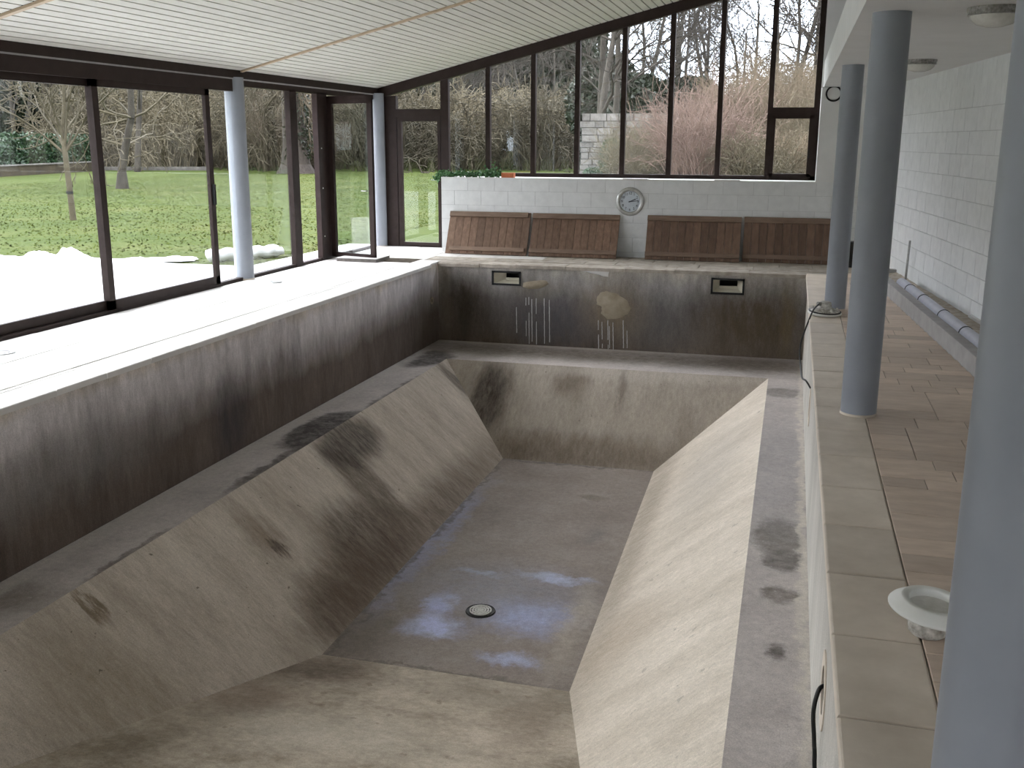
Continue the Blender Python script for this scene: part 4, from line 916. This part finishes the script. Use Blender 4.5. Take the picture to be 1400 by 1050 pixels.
# sapling on the lawn
sp = on(100, 301, 2, GZ)
segs = [(0, 0, 0, -.02, 0, .8, .075, .068), (-.02, 0, .8, -.05, 0, 1.65, .068, .062)]
for k in range(9):
    a = k*2.4+.3; el = rn.uniform(.35, .75); grow(rn, Vector((-.05, 0, 1.5+.12*(k % 4))), Vector((math.cos(a)*math.sin(el), math.sin(a)*math.sin(el), math.cos(el))), rn.uniform(1.6, 2.2), .032, 2, segs, .45, .03, 5, 2, .10, .6, .006)
grow(rn, Vector((-.05, 0, 1.65)), Vector((-.03, 0, 1)), 2.4, .055, 2, segs, .5, .03, 5, 3, .08, .6, .006)
t = tree_obj('sapling', 'slender bare sapling with a dark tie standing alone on the lawn', 'tree', sp, *split(segs, .03), ('twig', 'twig'))
MB().tube([sp+Vector((-.02, 0, .60)), sp+Vector((-.02, 0, .66))], .078, 10).build('tree_tie', 'black', t)
# curved tree further back
segs = []; q2_ = on(167, 258, 2, GZ)
pts = [(0, 0, 0), (.05, 0, .7), (.3, 0, 1.6), (.65, 0, 2.6), (.75, 0, 4.2), (.5, 0, 5.5)]; rr_ = [.26, .16, .14, .125, .10, .08]
for i in range(5): segs.append((*pts[i], *pts[i+1], rr_[i], rr_[i+1]))
for i in (2, 3, 3, 4, 4, 4, 5, 5, 5, 5, 3, 4, 4, 5, 5, 3, 4, 5, 2, 3, 4, 5):
    a = rn.random()*6.28; grow(rn, Vector(pts[i]), Vector((math.cos(a), math.sin(a), rn.uniform(.0, .8))).normalized(), rn.uniform(2.2, 3.3), .055, 3, segs, .6, .02, 4, 2, .2, .62, .017)
tree_obj('weeping_tree', 'bare tree with a curved pale trunk behind the sapling', 'tree', q2_, *split(segs, .06), ('bark', 'twig'))
# woodland prototypes
def proto(seed, H, depth=4, kids=3, grav=.02, spread=.5, rb=.16, mats=('bark', 'twig_dark'), rmin=.010):
    rn = random.Random(seed); segs = []; p = Vector((0, 0, 0)); d = Vector((0, 0, 1)); r = rb; n = 7
    for i in range(n):
        d = (d+Vector((rn.gauss(0, .07), rn.gauss(0, .07), .1))).normalized(); q = p+d*H/n; segs.append((*p, *q, r, r*.86))
        if i >= 1:
            for _ in range(3 if i > 2 else 1):
                a = rn.random()*6.28; el = rn.uniform(.5, 1.2); grow(rn, q, Vector((math.cos(a)*math.sin(el), math.sin(a)*math.sin(el), math.cos(el))), H*rn.uniform(.16, .3), r*.45, depth-2, segs, spread, grav, 4, kids, .16, .62, rmin)
        p, r = q, r*.86
    return segs
protos = []
LBL = 'bare grey woodland tree among the trees beyond the lawn'; GRP = 'bare woodland trees'
for s_, H in ((21, 9), (22, 11), (23, 8)):
    protos.append(split(proto(s_, H, depth=5, kids=2 if H > 10 else 3, rmin=.008), .05))
def place_tree(i, loc, rot, sc, first={}, label=LBL, group=GRP):
    if i not in first: first[i] = tree_obj('woodland_tree', label, 'tree', loc, *protos[i], ('bark', 'twig_dark'), group, rot, sc); return first[i]
    return clone(first[i], loc, rot, sc, label, group)
rn = random.Random(5)
# far woods across the lawn (direction by pixel column, distance by the lawn edge)
wood = []; PR = (3.7, 4.4, 3.2)
for k in range(34):
    px = -40 + k*20 + rn.uniform(-8, 8); wood.append((px, rn.random()*6.28, rn.uniform(1.2, 1.7)))
# scrub: dense arching twigs
def scrub_segs(seed, n, H, R, grav=-.10, depth=1, rmin=.005, r0=.012):
    rn = random.Random(seed); segs = []
    for k in range(n):
        a = rn.random()*6.28; r = R*rn.random()**.6; p = Vector((r*math.cos(a)*.8, r*math.sin(a)*.8, 0)); d = Vector((math.cos(a)*.5*rn.random(), math.sin(a)*.5*rn.random(), 1)).normalized()
        grow(rn, p, d, H*rn.uniform(.6, 1.1), r0, depth, segs, .7, grav, 5, 2, .22, .42, rmin)
    return segs
SCR = {}
def scrub(kind, loc, rot, sc, mat, label, group):
    key = (kind, mat)
    if key not in SCR:
        par = {'far': dict(seed=36, n=60, H=2.6, R=1.7, grav=-.15, depth=2, rmin=.018, r0=.034), 'tangle': dict(seed=31, n=130, H=2.4, R=1.7, grav=-.14), 'brush': dict(seed=32, n=200, H=1.7, R=1.1, grav=-.03), 'low': dict(seed=33, n=220, H=.9, R=1.2, grav=-.10)}[kind]
        SCR[key] = tree_obj('shrub', label, 'shrub', loc, None, scrub_segs(**par), ('bark', mat), group, rot, sc); return SCR[key]
    return clone(SCR[key], loc, rot, sc, label, group)
for k in range(22):   # olive tangle at the far lawn edge
    px = 120 + k*22 + rn.uniform(-9, 9); base = on(px, rn.uniform(230, 235), 2, GZ); f_s = rn.uniform(1.15, 1.5); x, y = settle(dpx(px), dist(base), 1.9*f_s); scrub('far', (x, y, GZ), rn.random()*6.28, (f_s, f_s, rn.uniform(1.6, 2.3)), 'twig', 'pale arching tangle of bare shrub stems at the far lawn edge', 'tangled shrubs at the lawn edge')
# dark evergreen mass behind
def ever_pts(seed, n, H, R, low=0.0):
    rs = np.random.RandomState(seed); u = rs.rand(n); z = low+(H-low)*u; a = rs.rand(n)*6.283; rad = R*np.sqrt(np.clip(1-(2*u-.9)**2*.8, .05, 1))*rs.rand(n)**.4
    c = .25*R*np.sin(a*3+z); return np.c_[np.cos(a)*(rad+c), np.sin(a)*(rad+c), z]
EV = {}
def evergreen(kind, loc, rot, sc, label, group=None, mat='ever', name='evergreen_tree', cat='tree'):
    if (kind, mat) not in EV:
        n, H, R, ls = {'tree': (9000, 9, 2.6, .26), 'bush': (5000, 2.6, 1.8, .12)}[kind]
        EV[(kind, mat)] = tree_obj(name, label, cat, loc, [(0, 0, 0, 0, 0, H*.6, .2 if kind == 'tree' else .06, .08 if kind == 'tree' else .03)], None, ('bark', 'twig'), group, rot, sc, ever_pts(3 if kind == 'tree' else 4, n, H, R, .3), mat, ls); return EV[(kind, mat)]
    return clone(EV[(kind, mat)], loc, rot, sc, label, group)
# hedge with low wall
h0, h1 = on(-40, 244, 2, GZ), on(140, 233, 2, GZ); hd_ = (h1-h0); hl = hd_.length; hn = Vector((-hd_.y, hd_.x, 0)).normalized()
rs = np.random.RandomState(8); m = 16000; T = rs.rand(m); Z = rs.rand(m)**.7*2.0; Wd = np.clip(rs.randn(m)*.45, -.62, .8)
P = np.array([[hd_.x*t+hn.x*w_, hd_.y*t+hn.y*w_, z+.15*math.sin(t*40)] for t, z, w_ in zip(T, Z, Wd)])
hg = tree_obj('laurel_hedge', 'clipped glossy green laurel hedge behind the low garden wall', 'hedge', h0+hn*1.0, [(0, 0, 0, 0, 0, 1, .05, .03)], None, ('bark', 'twig'), None, 0, 1, P, 'laurel', .13)
e1 = on(290, 233, 2, GZ)
gw = thing('garden_wall', 'low dark stone wall edging the lawn in front of the laurel hedge', 'wall', h0)
d_ = (h1-h0).normalized(); n_ = Vector((-d_.y, d_.x, 0)); b = MB(); q = [h0-n_*.15, h1-n_*.15, h1+n_*.15, h0+n_*.15]; b.hexa([v+Vector((0, 0, -.1)) for v in q]+[v+Vector((0, 0, .50)) for v in q]); b.build('core', 'soil', gw)
q = [h0-n_*.2, h1-n_*.2, h1+n_*.2, h0+n_*.2]; MB().hexa([v+Vector((0, 0, .5)) for v in q]+[v+Vector((0, 0, .56)) for v in q]).build('capstone', 'stone', gw)
gw2 = thing('garden_wall', 'long low kerb wall along the far edge of the lawn under the shrubs', 'wall', h1)
d_ = (e1-h1).normalized(); n_ = Vector((-d_.y, d_.x, 0)); q = [h1-n_*.15, e1-n_*.15, e1+n_*.15, h1+n_*.15]
MB().hexa([v+Vector((0, 0, -.1)) for v in q]+[v+Vector((0, 0, .22)) for v in q]).build('core', 'stone', gw2)
# old ivy tree seen through the open doorway
bt = on(405, 237, 2, GZ); segs = []; rn2 = random.Random(77)
prof = [(0, 1.15), (.5, .85), (1.5, .7), (3, .66), (5, .62), (7, .5)]
for i in range(5): segs.append((0, 0, prof[i][0], 0, 0, prof[i+1][0], prof[i][1], prof[i+1][1]))
for k in range(10):
    a = -1.2+rn2.uniform(-1.6, 1.6); z = rn2.uniform(3.5, 6.5); grow(rn2, Vector((.5*math.cos(a), .5*math.sin(a), z)), Vector((math.cos(a), math.sin(a), .3)).normalized(), 3.2, .09, 2, segs, .6, -.22, 7, 2, .2, .55, .018)
lp = ever_pts(9, 2600, 6, 1.0, .5); lp = lp[(lp[:, 0] > -.2)]
tree_obj('old_tree', 'old broad ivy-grown tree trunk framed by the open doorway', 'tree', bt, [s for s in segs if s[6] > .2], [s for s in segs if s[6] <= .2], ('bark', 'twig'), None, 0, 1, lp, 'ever', .12)
# bank with brush behind the far window on the right
b = MB(); nu, nv = 40, 44; vs = []
for j in range(nv+1):
    for i in range(nu+1):
        x = -3+22*i/nu; yv = 5+42*j/nv; k = 1/(1+math.exp(-(x-1.5-.02*(yv-5))*1.1)); z = GZ-.02 + k*(.9+.09*min(yv-5, 17))*min(1, (yv-5)/3) + .15*noise.noise(Vector((x*.6, yv*.6, 0)))*k; vs.append((x, yv, z))
b.add(vs, [(j*(nu+1)+i, j*(nu+1)+i+1, (j+1)*(nu+1)+i+1, (j+1)*(nu+1)+i) for j in range(nv) for i in range(nu)])
tag(b.build('bank', 'soil', smooth=True), 'brown earth bank rising behind the far window', 'bank', kind='structure')
def bankz(x, yv): k = 1/(1+math.exp(-(x-1.5-.02*(yv-5))*1.1)); return GZ-.02+k*(.9+.09*min(yv-5, 17))*min(1, (yv-5)/3)
SR = {'tangle': 2.3, 'brush': 1.5, 'low': 1.2}
def bank_scrub(kind, px, yv, sc, mat, label, group, squeeze=.8):
    pt = on(px, 230, 1, yv); r = SR[kind]*sc*.48; x, y_ = settle(dpx(px), dist(pt), r)
    scrub(kind, (x, y_, bankz(x, y_)-.04), rn.random()*6.28, (sc*squeeze, sc*squeeze, sc), mat, label, group)
for k in range(9):
    bank_scrub('brush', 872+k*8, 11, rn.uniform(.7, 1.0), 'twig', 'pale dry stems in front of the stone wall', 'dry stems before the stone wall')
for k in range(58):
    px = rn.uniform(900, 1135); yv = 8+15*(k/58); kind = rn.choice(['tangle', 'brush', 'low', 'brush'])
    red = k in (2, 5, 7, 9, 13); ol = k % 4 == 0
    if red: px = 942+9*(k % 5); kind = 'brush'
    bank_scrub(kind, px, yv, rn.uniform(.75, 1.05), 'twig_red' if red else ('twig' if ol else 'twig_brown'), 'reddish bare brush on the bank behind the far window' if red else ('olive grey brush among the dry brown brush on the bank' if ol else 'dry brown brush covering the bank behind the far window'), 'red brush on the bank' if red else ('olive brush on the bank' if ol else 'dry brush on the bank'))
for k in range(9): bank_scrub('tangle', 930+rn.uniform(-20, 40)+k*16, 22, rn.uniform(1.0, 1.3), 'twig', 'pale tall thicket above the brush on the bank', 'pale thicket above the bank')
# shrubs on the lawn edge behind the far window
for k in range(16):
    px = 600+k*14+rn.uniform(-5, 5); f_s = rn.uniform(1.15, 1.5); x, y = settle(dpx(px), 66, 1.9*f_s)
    scrub('far', (x, y, GZ), rn.random()*6.28, (f_s, f_s, rn.uniform(1.6, 2.2)), 'twig', 'olive tangle of stems behind the garden side of the far window', 'olive tangle behind the far window')
def put_tree(k, u, d0, sc, label, group, org=None, w0=.8, core=.5):
    i = k % 3; w_ = w0*sc; x, y_ = settle(u, d0, PR[i]*w_*core, org); place_tree(i, (x, y_, GZ), rn.random()*6.28, (w_, w_, sc), label=label, group=group)
def put_ever(u, d0, w_, h_, label, group, org=None):
    x, y_ = settle(u, d0, 2.55*w_, org); evergreen('tree', (x, y_, GZ), rn.random()*6.28, (w_, w_, h_), label, group)
for px, d0, w_, h_ in ((905, 40, .56, .56), (945, 41, .58, .60), (870, 44, .52, .52), (825, 62, .75, .75)):
    put_ever(dpx(px), d0, w_, h_, 'dark green evergreen standing among bare trees behind the far window', 'evergreens behind the far window')
for k in range(44):
    px = 590 + (k*27) % 600 + rn.uniform(-14, 14)
    put_tree(k, dpx(px), 35 if px > 800 else 70, rn.uniform(1.0, 1.3), 'bare grey woodland tree standing against the sky behind the far window', 'bare trees behind the far window', None, 1.0, .27)
for k, (px, ro, sc) in enumerate(wood): put_tree(k, dpx(px), 64, sc, LBL, GRP)
for k in range(7): put_ever(dpx(600+k*32), 84, 1.0, 1.6, 'dark green evergreen standing among bare trees behind the far window', 'evergreens behind the far window')
for k in range(26): put_ever(dpx(-50+k*27), 78, rn.uniform(.95, 1.1), rn.uniform(1.8, 2.3), 'dark ivy-clad evergreen at the back of the woods beyond the lawn', 'dark evergreens behind the lawn')
for k in range(42):
    a = math.radians(140+k*3.3); put_ever((math.cos(a), math.sin(a)), 64, rn.uniform(.8, .9), rn.uniform(.9, 1.2), 'dark evergreen in the tall belt closing the side of the lawn', 'dark evergreens along the side of the lawn')
for k in range(20):   # woods to the right of the bank
    a = math.radians(18+k*2.9); u = (math.cos(a), math.sin(a))
    if k % 2: put_ever(u, 32, .9, rn.uniform(1.1, 1.5), 'dark evergreen in the wood beyond the end of the bank', 'dark evergreens past the bank', (6, 2))
    else: put_tree(k, u, 30, rn.uniform(1.1, 1.5), 'bare grey tree in the wood beyond the end of the bank', 'bare trees past the bank', (6, 2))
# stone garden wall with ivy
sw = thing('stone_wall', 'rough grey stone garden wall half hidden behind dry stems', 'wall', (on(850, 230, 1, 21).x, 21, GZ))
x0, x1 = on(795, 230, 1, 21).x, on(925, 230, 1, 21).x
MB().box(x0+.02, x1-.02, 21.06, 21.4, GZ-.1, 2.55).build('core', 'soil', sw)
z = GZ; rz = random.Random(4)
while z < 2.6:
    hh = rz.uniform(.16, .26); x = x0-rz.random()*.2
    while x < x1:
        lx = rz.uniform(.25, .6); piece('stone', 'stone', sw, x+.012, x+lx-.012, 21+rz.uniform(-.04, .02), 21.2, z+.01, z+hh-.01); x += lx
    z += hh
for px, sx, sz in ((814, .30, .36), (838, .30, .72), (862, .30, .60)):
    pt = on(px, 230, 1, 20.6); evergreen('bush', (pt.x, 20.58, GZ), 0, (sx, .20, sz), 'bright green ivy mound climbing over the stone wall', 'ivy mounds on the stone wall', 'laurel', 'ivy_bush', 'shrub')
